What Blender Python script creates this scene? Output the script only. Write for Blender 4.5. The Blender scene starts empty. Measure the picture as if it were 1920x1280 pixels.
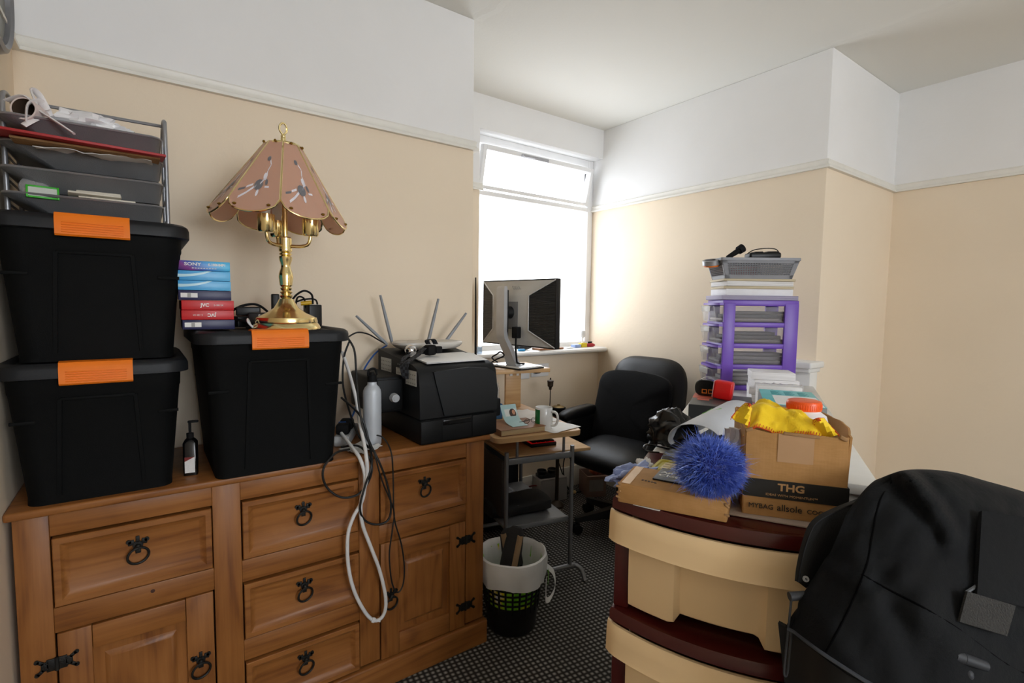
import bpy, bmesh, math, random
from mathutils import Vector, Matrix, Euler, noise

random.seed(7)
R = math.radians
SC = bpy.context.scene
COL = SC.collection

# ------------------------------------------------------------------ camera
CAM_F, CAM_YAW, CAM_PITCH, CAM_ROLL = 953.14, R(36.063), R(4.1467), R(0.7649)
CAM_POS = Vector((0.0, 0.0, 1.30))
_f = Vector((math.sin(CAM_YAW) * math.cos(CAM_PITCH), math.cos(CAM_YAW) * math.cos(CAM_PITCH), -math.sin(CAM_PITCH)))
_r0 = Vector((math.cos(CAM_YAW), -math.sin(CAM_YAW), 0))
_u0 = _r0.cross(_f)
_r = _r0 * math.cos(CAM_ROLL) + _u0 * math.sin(CAM_ROLL)
_u = -_r0 * math.sin(CAM_ROLL) + _u0 * math.cos(CAM_ROLL)
cd = bpy.data.cameras.new('camera')
cam = bpy.data.objects.new('camera', cd)
COL.objects.link(cam)
cm = Matrix.Identity(4)
for i in range(3):
    cm[i][0], cm[i][1], cm[i][2], cm[i][3] = _r[i], _u[i], -_f[i], CAM_POS[i]
cam.matrix_world = cm
cd.sensor_width = 36.0
cd.lens = CAM_F / 1920 * 36
cd.clip_start = 0.02
SC.camera = cam

# ------------------------------------------------------------------ light
EXPOSURE = 0.0
DAY_FRONT, DAY_REAR = 5.4, 14.5
w = bpy.data.worlds.new('daylight')
SC.world = w
w.use_nodes = True
nt = w.node_tree
bg = nt.nodes['Background']
tc = nt.nodes.new('ShaderNodeTexCoord')
sp = nt.nodes.new('ShaderNodeSeparateXYZ')
mr = nt.nodes.new('ShaderNodeMapRange')
mr.inputs['From Min'].default_value = -0.35
mr.inputs['From Max'].default_value = 0.35
mr.inputs['To Min'].default_value = DAY_REAR
mr.inputs['To Max'].default_value = DAY_FRONT
nt.links.new(tc.outputs['Generated'], sp.inputs[0])
nt.links.new(sp.outputs['Y'], mr.inputs['Value'])
nt.links.new(mr.outputs[0], bg.inputs['Strength'])
bg.inputs['Color'].default_value = (0.92, 0.968, 1.03, 1)


def portal(name, loc, rot, sx, sy):
    l = bpy.data.lights.new(name, 'AREA')
    l.shape = 'RECTANGLE'
    l.size, l.size_y = sx, sy
    l.cycles.is_portal = True
    o = bpy.data.objects.new(name, l)
    o.location = loc
    o.rotation_euler = rot
    COL.objects.link(o)


portal('portal_window', (2.19, 2.85, 1.66), (R(-90), 0, 0), 1.3, 1.6)
portal('portal_added_window', (0.95, -3.61, 1.75), (R(90), 0, 0), 2.3, 1.5)
SC.view_settings.view_transform = 'Standard'
SC.view_settings.look = 'None'
SC.view_settings.gamma = 1.0
SC.view_settings.use_curve_mapping = False
SC.view_settings.exposure = EXPOSURE
SC.cycles.max_bounces = 10
SC.cycles.diffuse_bounces = 7
SC.cycles.transparent_max_bounces = 16
SC.cycles.sample_clamp_indirect = 6.0
SC.cycles.use_denoising = True


def at(px, py, **k):
    """the point of the place seen at a pixel, on the plane x=, y= or z="""
    d = _f + _r * ((px - 960) / CAM_F) - _u * ((py - 640) / CAM_F)
    (ax, val), = k.items()
    i = 'xyz'.index(ax)
    return CAM_POS + d * ((val - CAM_POS[i]) / d[i])


# ------------------------------------------------------------------ materials
def lin(c):
    return c / 12.92 if c <= 0.04045 else ((c + 0.055) / 1.055) ** 2.4


def hexc(h):
    if isinstance(h, (tuple, list)):
        return (*h[:3], 1)
    h = h.lstrip('#')
    return (*[lin(int(h[i:i + 2], 16) / 255) for i in (0, 2, 4)], 1)


MATS = {}


class N:
    """node helper for one material"""
    def __init__(s, name):
        s.m = bpy.data.materials.new(name)
        s.m.use_nodes = True
        s.t = s.m.node_tree
        s.b = s.t.nodes['Principled BSDF']

    def n(s, kind, **k):
        x = s.t.nodes.new('ShaderNode' + kind)
        for a, v in k.items():
            setattr(x, a, v)
        return x

    def l(s, a, b):
        s.t.links.new(a, b)

    def coords(s, scale=(1, 1, 1), rnd=False, kind='Object', rot=(0, 0, 0)):
        tc = s.n('TexCoord')
        mp = s.n('Mapping')
        mp.inputs['Scale'].default_value = scale
        mp.inputs['Rotation'].default_value = rot
        s.l(tc.outputs[kind], mp.inputs['Vector'])
        if rnd:
            oi = s.n('ObjectInfo')
            vm = s.n('VectorMath', operation='SCALE')
            vm.inputs[0].default_value = (7, 5, 9)
            s.l(oi.outputs['Random'], vm.inputs['Scale'])
            s.l(vm.outputs[0], mp.inputs['Location'])
        return mp.outputs[0]

    def math(s, op, a, b=None, c=None):
        x = s.n('Math', operation=op)
        for i, v in enumerate((a, b, c)):
            if v is None:
                continue
            if isinstance(v, (int, float)):
                x.inputs[i].default_value = v
            else:
                s.l(v, x.inputs[i])
        return x.outputs[0]

    def noise(s, co, scale, detail=3, rough=0.5):
        x = s.n('TexNoise')
        x.inputs['Scale'].default_value = scale
        x.inputs['Detail'].default_value = detail
        x.inputs['Roughness'].default_value = rough
        s.l(co, x.inputs['Vector'])
        return x.outputs['Fac']

    def ramp(s, fac, stops):
        x = s.n('ValToRGB')
        el = x.color_ramp.elements
        while len(el) < len(stops):
            el.new(0.5)
        for e, (p, c) in zip(el, stops):
            e.position = p
            e.color = hexc(c)
        s.l(fac, x.inputs[0])
        return x.outputs[0]

    def mix(s, fac, a, b):
        x = s.n('Mix', data_type='RGBA')
        for i, v in ((0, fac), (6, a), (7, b)):
            if isinstance(v, (int, float)):
                x.inputs[i].default_value = v
            elif isinstance(v, (str, tuple)):
                x.inputs[i].default_value = hexc(v)
            else:
                s.l(v, x.inputs[i])
        return x.outputs[2]

    def bump(s, h, strength=0.2, dist=0.01):
        x = s.n('Bump')
        x.inputs['Strength'].default_value = strength
        x.inputs['Distance'].default_value = dist
        s.l(h, x.inputs['Height'])
        s.l(x.outputs[0], s.b.inputs['Normal'])

    def base(s, c):
        if isinstance(c, (str, tuple)):
            s.b.inputs['Base Color'].default_value = hexc(c)
        else:
            s.l(c, s.b.inputs['Base Color'])


def mat(name, color='#808080', rough=0.5, metal=0.0, spec=0.5, var=0.06, vscale=14.0, bump=0.0, bscale=120.0,
        coat=0.0, trans=0.0, sheen=0.0, emit=None):
    """a procedural surface: base colour with slight mottling, optional fine bump"""
    if name in MATS:
        return MATS[name]
    k = N(name)
    c = hexc(color)
    co = k.coords()
    if var:
        a = tuple(min(1, x * (1 + var)) for x in c[:3])
        b = tuple(x * (1 - var) for x in c[:3])
        k.base(k.ramp(k.noise(co, vscale), [(0.3, b), (0.7, a)]))
    else:
        k.base(c)
    k.b.inputs['Roughness'].default_value = rough
    k.b.inputs['Metallic'].default_value = metal
    k.b.inputs['Specular IOR Level'].default_value = spec
    k.b.inputs['Coat Weight'].default_value = coat
    k.b.inputs['Transmission Weight'].default_value = trans
    k.b.inputs['Sheen Weight'].default_value = sheen
    if bump:
        k.bump(k.noise(co, bscale, 4), bump, 0.004)
    if emit:
        k.b.inputs['Emission Color'].default_value = hexc(emit[0])
        k.b.inputs['Emission Strength'].default_value = emit[1]
    MATS[name] = k.m
    return k.m


def wall_paint():
    k = N('wall_paint')
    co = k.coords()
    sp = k.n('SeparateXYZ')
    k.l(co, sp.inputs[0])
    up = k.math('GREATER_THAN', sp.outputs['Z'], 2.006)
    n1 = k.noise(co, 2.2, 4)
    cream = k.ramp(n1, [(0.3, (0.80, 0.68, 0.525)), (0.7, (0.83, 0.71, 0.555))])
    white = k.ramp(n1, [(0.3, (0.79, 0.785, 0.775)), (0.7, (0.83, 0.825, 0.82))])
    k.base(k.mix(up, cream, white))
    k.b.inputs['Roughness'].default_value = 0.72
    k.b.inputs['Specular IOR Level'].default_value = 0.25
    h = k.math('ADD', k.noise(co, 26, 5, 0.6), k.math('MULTIPLY', k.noise(co, 3.0, 2), 1.5))
    k.bump(h, 0.18, 0.006)
    MATS['wall_paint'] = k.m
    return k.m


def ceiling_paint():
    k = N('ceiling_paint')
    co = k.coords()
    k.base((0.82, 0.81, 0.76))
    k.b.inputs['Roughness'].default_value = 0.8
    sp = k.n('SeparateXYZ')
    k.l(co, sp.inputs[0])
    # two hairline plaster cracks running from the corners of the breast and of the wall
    wob = k.math('MULTIPLY', k.math('SUBTRACT', k.noise(co, 6, 4), 0.5), 0.10)
    lines = None
    for x0, ymax in ((2.70, 1.3), (1.24, 2.0)):
        d = k.math('ABSOLUTE', k.math('SUBTRACT', k.math('ADD', sp.outputs['X'], wob), x0))
        v = k.math('SUBTRACT', 1.0, k.math('MINIMUM', k.math('MULTIPLY', d, 28), 1.0))
        v = k.math('MULTIPLY', v, k.math('LESS_THAN', sp.outputs['Y'], ymax))
        lines = v if lines is None else k.math('ADD', lines, v)
    h = k.math('ADD', k.math('MULTIPLY', k.noise(co, 90, 3), 0.25), k.math('MULTIPLY', lines, 0.9))
    h = k.math('ADD', h, k.math('MULTIPLY', k.noise(co, 1.6, 2), 2.0))
    k.bump(h, 0.22, 0.008)
    MATS['ceiling_paint'] = k.m
    return k.m


def carpet():
    k = N('carpet_weave')
    co = k.coords(scale=(50, 50, 50), rot=(0, 0, R(8)))
    sp = k.n('SeparateXYZ')
    k.l(co, sp.inputs[0])
    sx = k.math('SINE', k.math('MULTIPLY', sp.outputs['X'], math.pi))
    sy = k.math('SINE', k.math('MULTIPLY', sp.outputs['Y'], math.pi))
    dots = k.math('POWER', k.math('ABSOLUTE', k.math('MULTIPLY', sx, sy)), 2.2)
    nn = k.noise(k.coords(), 900, 2)
    soft = k.math('MULTIPLY', dots, k.math('ADD', k.math('MULTIPLY', nn, 0.7), 0.6))
    pale = k.ramp(k.noise(k.coords(), 5, 3), [(0.35, '#a39f99'), (0.65, '#b9b5af')])
    k.base(k.mix(k.n('Clamp').outputs[0] if False else soft, '#322f2c', pale))
    k.b.inputs['Roughness'].default_value = 0.95
    k.b.inputs['Specular IOR Level'].default_value = 0.1
    k.bump(k.math('ADD', dots, nn), 0.5, 0.003)
    MATS['carpet_weave'] = k.m
    return k.m


def pine(name, axis):
    """waxed pine, grain along the object's x, y or z axis"""
    k = N(name)
    sc = [34.0, 34.0, 34.0]
    sc['xyz'.index(axis)] = 1.5
    sw = [6.0, 6.0, 6.0]
    sw['xyz'.index(axis)] = 0.7
    co = k.coords(scale=tuple(sc), rnd=True)
    broad = k.noise(k.coords(scale=tuple(sw), rnd=True), 1.0, 1, 0.4)
    rings = k.math('ADD', k.math('MULTIPLY', k.math('SINE', k.math('MULTIPLY', broad, 75.0)), 0.5), 0.5)
    fine = k.noise(co, 2.4, 5, 0.65)
    blotch = k.noise(k.coords(scale=(1.0, 1.0, 1.0), rnd=True), 6, 2)
    g = k.math('ADD', k.math('MULTIPLY', k.math('POWER', rings, 3.0), -0.13), k.math('MULTIPLY', fine, 0.55))
    g = k.math('ADD', k.math('ADD', g, 0.06), k.math('MULTIPLY', blotch, 0.40))
    c = k.ramp(g, [(0.22, '#63361a'), (0.42, '#865326'), (0.60, '#976130'), (0.85, '#a6723e')])
    v = k.n('TexVoronoi')
    v.inputs['Scale'].default_value = 2.1
    k.l(k.coords(scale=(1.2, 1.2, 1.2), rnd=True), v.inputs['Vector'])
    knot = k.math('LESS_THAN', v.outputs['Distance'], 0.027)
    k.base(k.mix(knot, c, '#3f1d0c'))
    k.b.inputs['Roughness'].default_value = 0.42
    k.b.inputs['Specular IOR Level'].default_value = 0.4
    k.bump(fine, 0.06, 0.003)
    MATS[name] = k.m
    return k.m


def cardboard(name, a, b):
    k = N(name)
    co = k.coords()
    flut = k.n('TexWave', wave_type='BANDS', bands_direction='X')
    flut.inputs['Scale'].default_value = 60
    k.l(co, flut.inputs['Vector'])
    n = k.noise(co, 24, 5, 0.6)
    fib = k.noise(k.coords(scale=(30, 400, 400)), 1.2, 3)
    k.base(k.ramp(k.math('ADD', k.math('MULTIPLY', n, 0.7), k.math('MULTIPLY', fib, 0.3)), [(0.3, b), (0.7, a)]))
    k.b.inputs['Roughness'].default_value = 0.8
    k.b.inputs['Specular IOR Level'].default_value = 0.2
    k.bump(k.math('ADD', n, k.math('MULTIPLY', flut.outputs['Fac'], 0.06)), 0.2, 0.004)
    MATS[name] = k.m
    return k.m


def stripes(name, a, b, axis, scale, thr=0.5, rough=0.6):
    """thin sheets of paper seen edge on: bands along one axis"""
    k = N(name)
    sc = [2, 2, 2]
    sc['xyz'.index(axis)] = scale
    n = k.noise(k.coords(scale=tuple(sc)), 1.0, 4, 0.75)
    k.base(k.ramp(n, [(thr - 0.12, b), (thr + 0.12, a)]))
    k.b.inputs['Roughness'].default_value = rough
    MATS[name] = k.m
    return k.m


def glass(name, tint=(1, 1, 1), rough=0.0, fres=1.45, veil=0.0, veil_col='#ffffff'):
    """thin pane: clear light through, fresnel reflection, optional milky veil"""
    k = N(name)
    tr = k.n('BsdfTransparent')
    tr.inputs[0].default_value = (*tint, 1)
    gl = k.n('BsdfGlossy')
    gl.inputs['Roughness'].default_value = rough
    fr = k.n('Fresnel')
    ge = k.n('NewGeometry')
    # the same clear pane from either side
    k.l(k.math('ADD', k.math('MULTIPLY', ge.outputs['Backfacing'], 1 / fres - fres), fres), fr.inputs[0])
    mx = k.n('MixShader')
    k.l(fr.outputs[0], mx.inputs[0])
    k.l(tr.outputs[0], mx.inputs[1])
    k.l(gl.outputs[0], mx.inputs[2])
    out = k.t.nodes['Material Output']
    last = mx.outputs[0]
    if veil:
        df = k.n('BsdfDiffuse')
        df.inputs[0].default_value = hexc(veil_col)
        m2 = k.n('MixShader')
        m2.inputs[0].default_value = veil
        k.l(last, m2.inputs[1])
        k.l(df.outputs[0], m2.inputs[2])
        last = m2.outputs[0]
    k.l(last, out.inputs[0])
    MATS[name] = k.m
    return k.m


# ------------------------------------------------------------------ mesh kit
_rb = {}


def rbox(sx, sy, sz, r, seg=2):
    key = (round(sx, 5), round(sy, 5), round(sz, 5), round(r, 5), seg)
    if key not in _rb:
        bm = bmesh.new()
        bmesh.ops.create_cube(bm, size=1.0)
        for v in bm.verts:
            v.co = Vector((v.co.x * sx, v.co.y * sy, v.co.z * sz))
        r = min(r, min(sx, sy, sz) * 0.45)
        if r > 0:
            bmesh.ops.bevel(bm, geom=bm.edges[:], offset=r, segments=seg, profile=0.5, affect='EDGES')
        bm.verts.index_update()
        _rb[key] = ([v.co.copy() for v in bm.verts], [[v.index for v in f.verts] for f in bm.faces])
        bm.free()
    return _rb[key]


def rot(rx=0, ry=0, rz=0):
    return Euler((R(rx), R(ry), R(rz))).to_matrix().to_4x4()


def catmull(pts, sub=6, closed=False):
    P = [Vector(p) for p in pts]
    n = len(P)
    if n < 3:
        return P
    out = []
    for i in range(n if closed else n - 1):
        g = (lambda j: P[j % n]) if closed else (lambda j: P[max(0, min(n - 1, j))])
        p0, p1, p2, p3 = g(i - 1), g(i), g(i + 1), g(i + 2)
        for s in range(sub):
            t = s / sub
            out.append(0.5 * ((2 * p1) + (p2 - p0) * t + (2 * p0 - 5 * p1 + 4 * p2 - p3) * t * t + (3 * p1 - p0 - 3 * p2 + p3) * t ** 3))
    if not closed:
        out.append(P[-1])
    return out


def rrect(w, d, r, n=5, z=0.0, cx=0.0, cy=0.0):
    r = min(r, w / 2 - 1e-4, d / 2 - 1e-4)
    o = []
    for qx, qy, a0 in ((1, 1, 0), (-1, 1, 90), (-1, -1, 180), (1, -1, 270)):
        for i in range(n + 1):
            a = R(a0 + 90 * i / n)
            o.append(Vector((cx + qx * (w / 2 - r) + r * math.cos(a), cy + qy * (d / 2 - r) + r * math.sin(a), z)))
    return o


class M:
    """collects shapes for ONE mesh object; mi = material slot"""
    def __init__(s):
        s.v, s.f, s.k = [], [], []

    def add(s, V, F, T=None, mi=0):
        o = len(s.v)
        s.v += [(T @ Vector(p)) if T else Vector(p) for p in V]
        s.f += [[i + o for i in f] for f in F]
        s.k += [mi] * len(F)
        return s

    def box(s, c, d, r=0.002, rz=0, rx=0, ry=0, mi=0, T=None, seg=2):
        V, F = rbox(*d, r, seg)
        X = Matrix.Translation(c) @ rot(rx, ry, rz)
        return s.add(V, F, (T @ X) if T else X, mi)

    def bb(s, a, b, r=0.002, mi=0, T=None, seg=2):
        return s.box([(p + q) / 2 for p, q in zip(a, b)], [abs(p - q) for p, q in zip(a, b)], r, mi=mi, T=T, seg=seg)

    def loft(s, rings, cap0=True, cap1=True, closed=True, mi=0, T=None):
        n = len(rings[0])
        V = [p for r_ in rings for p in r_]
        F = []
        for i in range(len(rings) - 1):
            for j in range(n if closed else n - 1):
                a, b = i * n + j, i * n + (j + 1) % n
                F.append([a, b, b + n, a + n])
        if cap0:
            F.append(list(range(n))[::-1])
        if cap1:
            F.append([(len(rings) - 1) * n + j for j in range(n)])
        return s.add(V, F, T, mi)

    def lathe(s, prof, n=32, T=None, mi=0, cap0=False, cap1=False):
        rings = [[Vector((r * math.cos(2 * math.pi * i / n), r * math.sin(2 * math.pi * i / n), z)) for i in range(n)] for r, z in prof]
        return s.loft(rings, cap0, cap1, True, mi, T)

    def cyl(s, a, b, r0, r1=None, n=20, mi=0, T=None):
        r1 = r0 if r1 is None else r1
        a, b = Vector(a), Vector(b)
        X = Matrix.Translation(a) @ (b - a).to_track_quat('Z', 'Y').to_matrix().to_4x4()
        L = (b - a).length
        return s.lathe([(r0, 0), (r1, L)], n, (T @ X) if T else X, mi, True, True)

    def tube(s, pts, r, n=8, sub=6, closed=False, smooth=True, mi=0, T=None, flat=1.0):
        P = catmull(pts, sub, closed) if smooth else [Vector(p) for p in pts]
        m = len(P)
        rings = []
        prev = None
        for i, p in enumerate(P):
            t = (P[(i + 1) % m] - P[i - 1]) if closed else (P[min(i + 1, m - 1)] - P[max(i - 1, 0)])
            if t.length < 1e-9:
                t = Vector((0, 0, 1))
            t.normalize()
            if prev is None:
                ref = Vector((0, 0, 1)) if abs(t.z) < 0.9 else Vector((1, 0, 0))
                x = ref.cross(t).normalized()
            else:
                x = (prev - t * prev.dot(t))
                x = x.normalized() if x.length > 1e-6 else t.orthogonal().normalized()
            prev = x
            y = t.cross(x)
            rr = r(i / max(1, m - 1)) if callable(r) else r
            rings.append([p + (x * math.cos(2 * math.pi * k / n) + y * math.sin(2 * math.pi * k / n) * flat) * rr for k in range(n)])
        if closed:
            rings.append(rings[0])
        return s.loft(rings, not closed, not closed, True, mi, T)

    def prism(s, poly, h, T=None, mi=0, r=0.0):
        """polygon in xy pushed to z = h"""
        V = [Vector((x, y, 0)) for x, y in poly] + [Vector((x, y, h)) for x, y in poly]
        n = len(poly)
        F = [list(range(n))[::-1], [n + i for i in range(n)]] + [[i, (i + 1) % n, n + (i + 1) % n, n + i] for i in range(n)]
        return s.add(V, F, T, mi)

    def sheet(s, G, th=0.002, mi=0, T=None, mi_back=None):
        """grid of points -> closed sheet with thickness"""
        ny, nx = len(G), len(G[0])
        G = [[Vector(p) for p in row] for row in G]
        nrm = []
        for j in range(ny):
            row = []
            for i in range(nx):
                a = G[j][min(i + 1, nx - 1)] - G[j][max(i - 1, 0)]
                b = G[min(j + 1, ny - 1)][i] - G[max(j - 1, 0)][i]
                c = a.cross(b)
                row.append(c.normalized() if c.length > 1e-12 else Vector((0, 0, 1)))
            nrm.append(row)
        V = [G[j][i] + nrm[j][i] * (th / 2) for j in range(ny) for i in range(nx)]
        V += [G[j][i] - nrm[j][i] * (th / 2) for j in range(ny) for i in range(nx)]
        q = lambda j, i, k: k * nx * ny + j * nx + i
        F = []
        B = []
        for j in range(ny - 1):
            for i in range(nx - 1):
                F.append([q(j, i, 0), q(j, i + 1, 0), q(j + 1, i + 1, 0), q(j + 1, i, 0)])
                B.append([q(j + 1, i, 1), q(j + 1, i + 1, 1), q(j, i + 1, 1), q(j, i, 1)])
        E = []
        for i in range(nx - 1):
            E += [[q(0, i + 1, 0), q(0, i, 0), q(0, i, 1), q(0, i + 1, 1)], [q(ny - 1, i, 0), q(ny - 1, i + 1, 0), q(ny - 1, i + 1, 1), q(ny - 1, i, 1)]]
        for j in range(ny - 1):
            E += [[q(j, 0, 0), q(j + 1, 0, 0), q(j + 1, 0, 1), q(j, 0, 1)], [q(j + 1, nx - 1, 0), q(j, nx - 1, 0), q(j, nx - 1, 1), q(j + 1, nx - 1, 1)]]
        s.add(V, F + B + E, T, mi)
        if mi_back is not None:
            k0 = len(s.k) - len(F + B + E)
            for i in range(len(F), len(F) + len(B)):
                s.k[k0 + i] = mi_back
        return s

    def ball(s, c, r, n=16, m=10, sc=(1, 1, 1), mi=0, T=None, rough=0.0, seed=0):
        prof = [(math.sin(math.pi * i / m), -math.cos(math.pi * i / m)) for i in range(m + 1)]
        rings = []
        for q, z in prof:
            row = []
            for i in range(n):
                p = Vector((max(q, 1e-3) * math.cos(2 * math.pi * i / n), max(q, 1e-3) * math.sin(2 * math.pi * i / n), z))
                k = 1 + (rough * noise.noise(p * 2.3 + Vector((seed, seed * 1.7, 0))) if rough else 0)
                row.append(Vector((p.x * sc[0], p.y * sc[1], p.z * sc[2])) * r * k + Vector(c))
            rings.append(row)
        return s.loft(rings, True, True, True, mi, T)

    def text(s, body, size, T, mi=0, depth=0.0004, align='CENTER', wide=1.0, bold=0.0):
        cu = bpy.data.curves.new('txt', 'FONT')
        cu.body = body
        cu.size = size
        cu.align_x = align
        cu.align_y = 'CENTER'
        cu.extrude = depth
        cu.offset = bold
        cu.resolution_u = 3
        o = bpy.data.objects.new('txt', cu)
        COL.objects.link(o)
        bpy.context.view_layer.update()
        me = o.to_mesh()
        V = [Vector((v.co.x * wide, v.co.y, v.co.z)) for v in me.vertices]
        F = [list(p.vertices) for p in me.polygons]
        o.to_mesh_clear()
        bpy.data.objects.remove(o)
        bpy.data.curves.remove(cu)
        return s.add(V, F, T, mi)


def face_T(origin, right, up):
    """matrix placing text that reads along `right` on a face"""
    x = Vector(right).normalized()
    y = Vector(up).normalized()
    z = x.cross(y)
    T = Matrix.Identity(4)
    for i in range(3):
        T[i][0], T[i][1], T[i][2], T[i][3] = x[i], y[i], z[i], origin[i]
    return T


def make(name, m, mats, parent=None, inv=None, label=None, flat=False, angle=38):
    me = bpy.data.meshes.new(name)
    V = [inv @ p for p in m.v] if inv else m.v
    me.from_pydata([tuple(p) for p in V], [], m.f)
    if not isinstance(mats, (list, tuple)):
        mats = [mats]
    for x in mats:
        me.materials.append(x)
    me.polygons.foreach_set('material_index', m.k)
    me.polygons.foreach_set('use_smooth', [not flat] * len(m.f))
    me.update()
    me.set_sharp_from_angle(angle=R(angle))
    o = bpy.data.objects.new(name, me)
    COL.objects.link(o)
    if parent:
        o.parent = parent
    if label:
        o['label'] = label
    return o


def tag(o, label, cat, group=None, kind=None):
    o['label'] = label
    o['category'] = cat
    if group:
        o['group'] = group
    if kind:
        o['kind'] = kind
    return o


class Thing:
    """an Empty at the thing's base; parts given in its own frame, or in the room's frame with world=True"""
    def __init__(s, name, label, cat, loc=(0, 0, 0), rz=0, group=None, world=False, rx=0, ry=0):
        s.o = bpy.data.objects.new(name, None)
        COL.objects.link(s.o)
        s.o.empty_display_size = 0.05
        s.mw = Matrix.Translation(loc) @ rot(rx, ry, rz)
        s.o.matrix_world = s.mw
        tag(s.o, label, cat, group)
        s.inv = s.mw.inverted() if world else None

    def part(s, name, m, mats, parent=None, label=None, **k):
        return make(name, m, mats, parent or s.o, s.inv, label, **k)


def solo(name, label, cat, m, mats, loc=(0, 0, 0), rz=0, group=None, world=False, rx=0, ry=0, **k):
    """a thing that is one mesh"""
    mw = Matrix.Translation(loc) @ rot(rx, ry, rz)
    o = make(name, m, mats, None, mw.inverted() if world else None, **k)
    o.matrix_world = mw
    return tag(o, label, cat, group)


def struct(name, m, mats, **k):
    o = make(name, m, mats, **k)
    o['kind'] = 'structure'
    return o


def copy_tree(o, parent=None):
    c = o.copy()
    COL.objects.link(c)
    if parent:
        c.parent = parent
    for ch in list(o.children):
        copy_tree(ch, c)
    return c


def crumple(nx, ny, w, d, amp, sc, seed, z=0.0, edge=1.0):
    """grid for a crumpled sheet lying flat"""
    G = []
    for j in range(ny):
        row = []
        for i in range(nx):
            x, y = (i / (nx - 1) - 0.5) * w, (j / (ny - 1) - 0.5) * d
            p = Vector((x * sc + seed, y * sc - seed, seed * 0.3))
            h = abs(noise.noise(p)) + 0.5 * abs(noise.noise(p * 2.3))
            row.append(Vector((x + amp * 0.4 * noise.noise(p + Vector((5, 0, 0))), y + amp * 0.4 * noise.noise(p + Vector((0, 9, 0))), z + amp * h)))
        G.append(row)
    return G


MW = wall_paint()
MC = ceiling_paint()
MF = carpet()
PX, PY, PZ = pine('pine_grain_x', 'x'), pine('pine_grain_y', 'y'), pine('pine_grain_z', 'z')
GLOSS = mat('white_gloss_paint', (0.80, 0.80, 0.78), 0.35, var=0.02)
RAIL = mat('cream_gloss_paint', (0.78, 0.76, 0.70), 0.4, var=0.03)
UPVC = mat('white_upvc', (0.82, 0.82, 0.82), 0.3, var=0.02)
IRON = mat('black_iron', '#14130f', 0.5, spec=0.4, bump=0.3, bscale=300)
BLK = mat('black_plastic', '#0f1011', 0.42, spec=0.4, var=0.1, bump=0.05, bscale=400)
BLKM = mat('black_matt', '#0b0b0c', 0.75, spec=0.25)
BLKS = mat('black_shiny', '#0d0d0e', 0.18)
STEEL = mat('grey_metal_tube', '#84868a', 0.4, 0.75)
SILV = mat('silver_paint', '#9a9b9e', 0.38, 0.6)
CHR = mat('chrome', '#d8d8da', 0.08, 1.0, var=0)
BRASS = mat('polished_brass', (0.90, 0.74, 0.37), 0.16, 1.0, var=0.03)
WHT = mat('white_plastic', (0.78, 0.78, 0.78), 0.4, var=0.03)
PAPER = mat('white_paper', (0.80, 0.80, 0.79), 0.8, var=0.03, spec=0.2)
CARD = cardboard('brown_cardboard', '#b78b59', '#a37a48')
CARD2 = cardboard('dull_cardboard', '#a5825b', '#8f6c47')
INKW = mat('white_print', (0.78, 0.78, 0.76), 0.6, var=0)
INKB = mat('black_print', '#141414', 0.6, var=0)
ORANGE = mat('orange_plastic', '#ee7a16', 0.5, spec=0.3, var=0.04)
RED = mat('red_plastic', '#cc1414', 0.3, var=0.04)
# ------------------------------------------------------------------ setting
CZ = 2.552          # ceiling
XL, YA, XA = -0.268, 2.0, 1.229   # left wall, sideboard wall and its end
YB, XC, YC, XD = 2.65, 2.72, 1.15, 3.60
YR = -3.40          # rear wall behind the viewer
struct('floor', M().bb((-0.5, YR - 0.3, -0.1), (3.9, 3.1, 0), 0), MF)
struct('ceiling', M().bb((-0.5, YR - 0.3, CZ), (3.9, 3.1, CZ + 0.12), 0), MC)
struct('wall_left', M().bb((XL - 0.15, YR - 0.2, 0), (XL, YA + 0.2, CZ), 0), MW)
struct('wall_back_left', M().bb((XL - 0.1, YA, 0), (XA, 2.83, CZ), 0.004), MW)
m = M()
m.bb((XA - 0.05, YB, 0), (XC + 0.05, 2.83, 0.975), 0)
m.bb((XA - 0.05, YB, 2.352), (XC + 0.05, 2.83, CZ), 0)
m.bb((XA - 0.05, YB, 0.975), (1.672, 2.83, 2.352), 0)
struct('wall_back', m, MW)
struct('wall_right', M().bb((XC, YC, 0), (XD + 0.2, 2.83, CZ), 0.006), MW)
struct('wall_alcove', M().bb((XD, YR - 0.2, 0), (XD + 0.2, YC + 0.1, CZ), 0), MW)
m = M()
rx0, rx1, rz0, rz1 = -0.1, 2.0, 1.1, 2.4
m.bb((XL - 0.1, YR - 0.2, 0), (XD + 0.1, YR, rz0), 0)
m.bb((XL - 0.1, YR - 0.2, rz1), (XD + 0.1, YR, CZ), 0)
m.bb((XL - 0.1, YR - 0.2, rz0), (rx0, YR, rz1), 0)
m.bb((rx1, YR - 0.2, rz0), (XD + 0.1, YR, rz1), 0)
struct('wall_rear', m, MW)

PANE = glass('window_glass')


def frame_rect(m, x0, x1, z0, z1, y0, y1, w, r=0.004):
    m.bb((x0, y0, z0), (x0 + w, y1, z1), r)
    m.bb((x1 - w, y0, z0), (x1, y1, z1), r)
    m.bb((x0 + w, y0, z0), (x1 - w, y1, z0 + w), r)
    m.bb((x0 + w, y0, z1 - w), (x1 - w, y1, z1), r)


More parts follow.
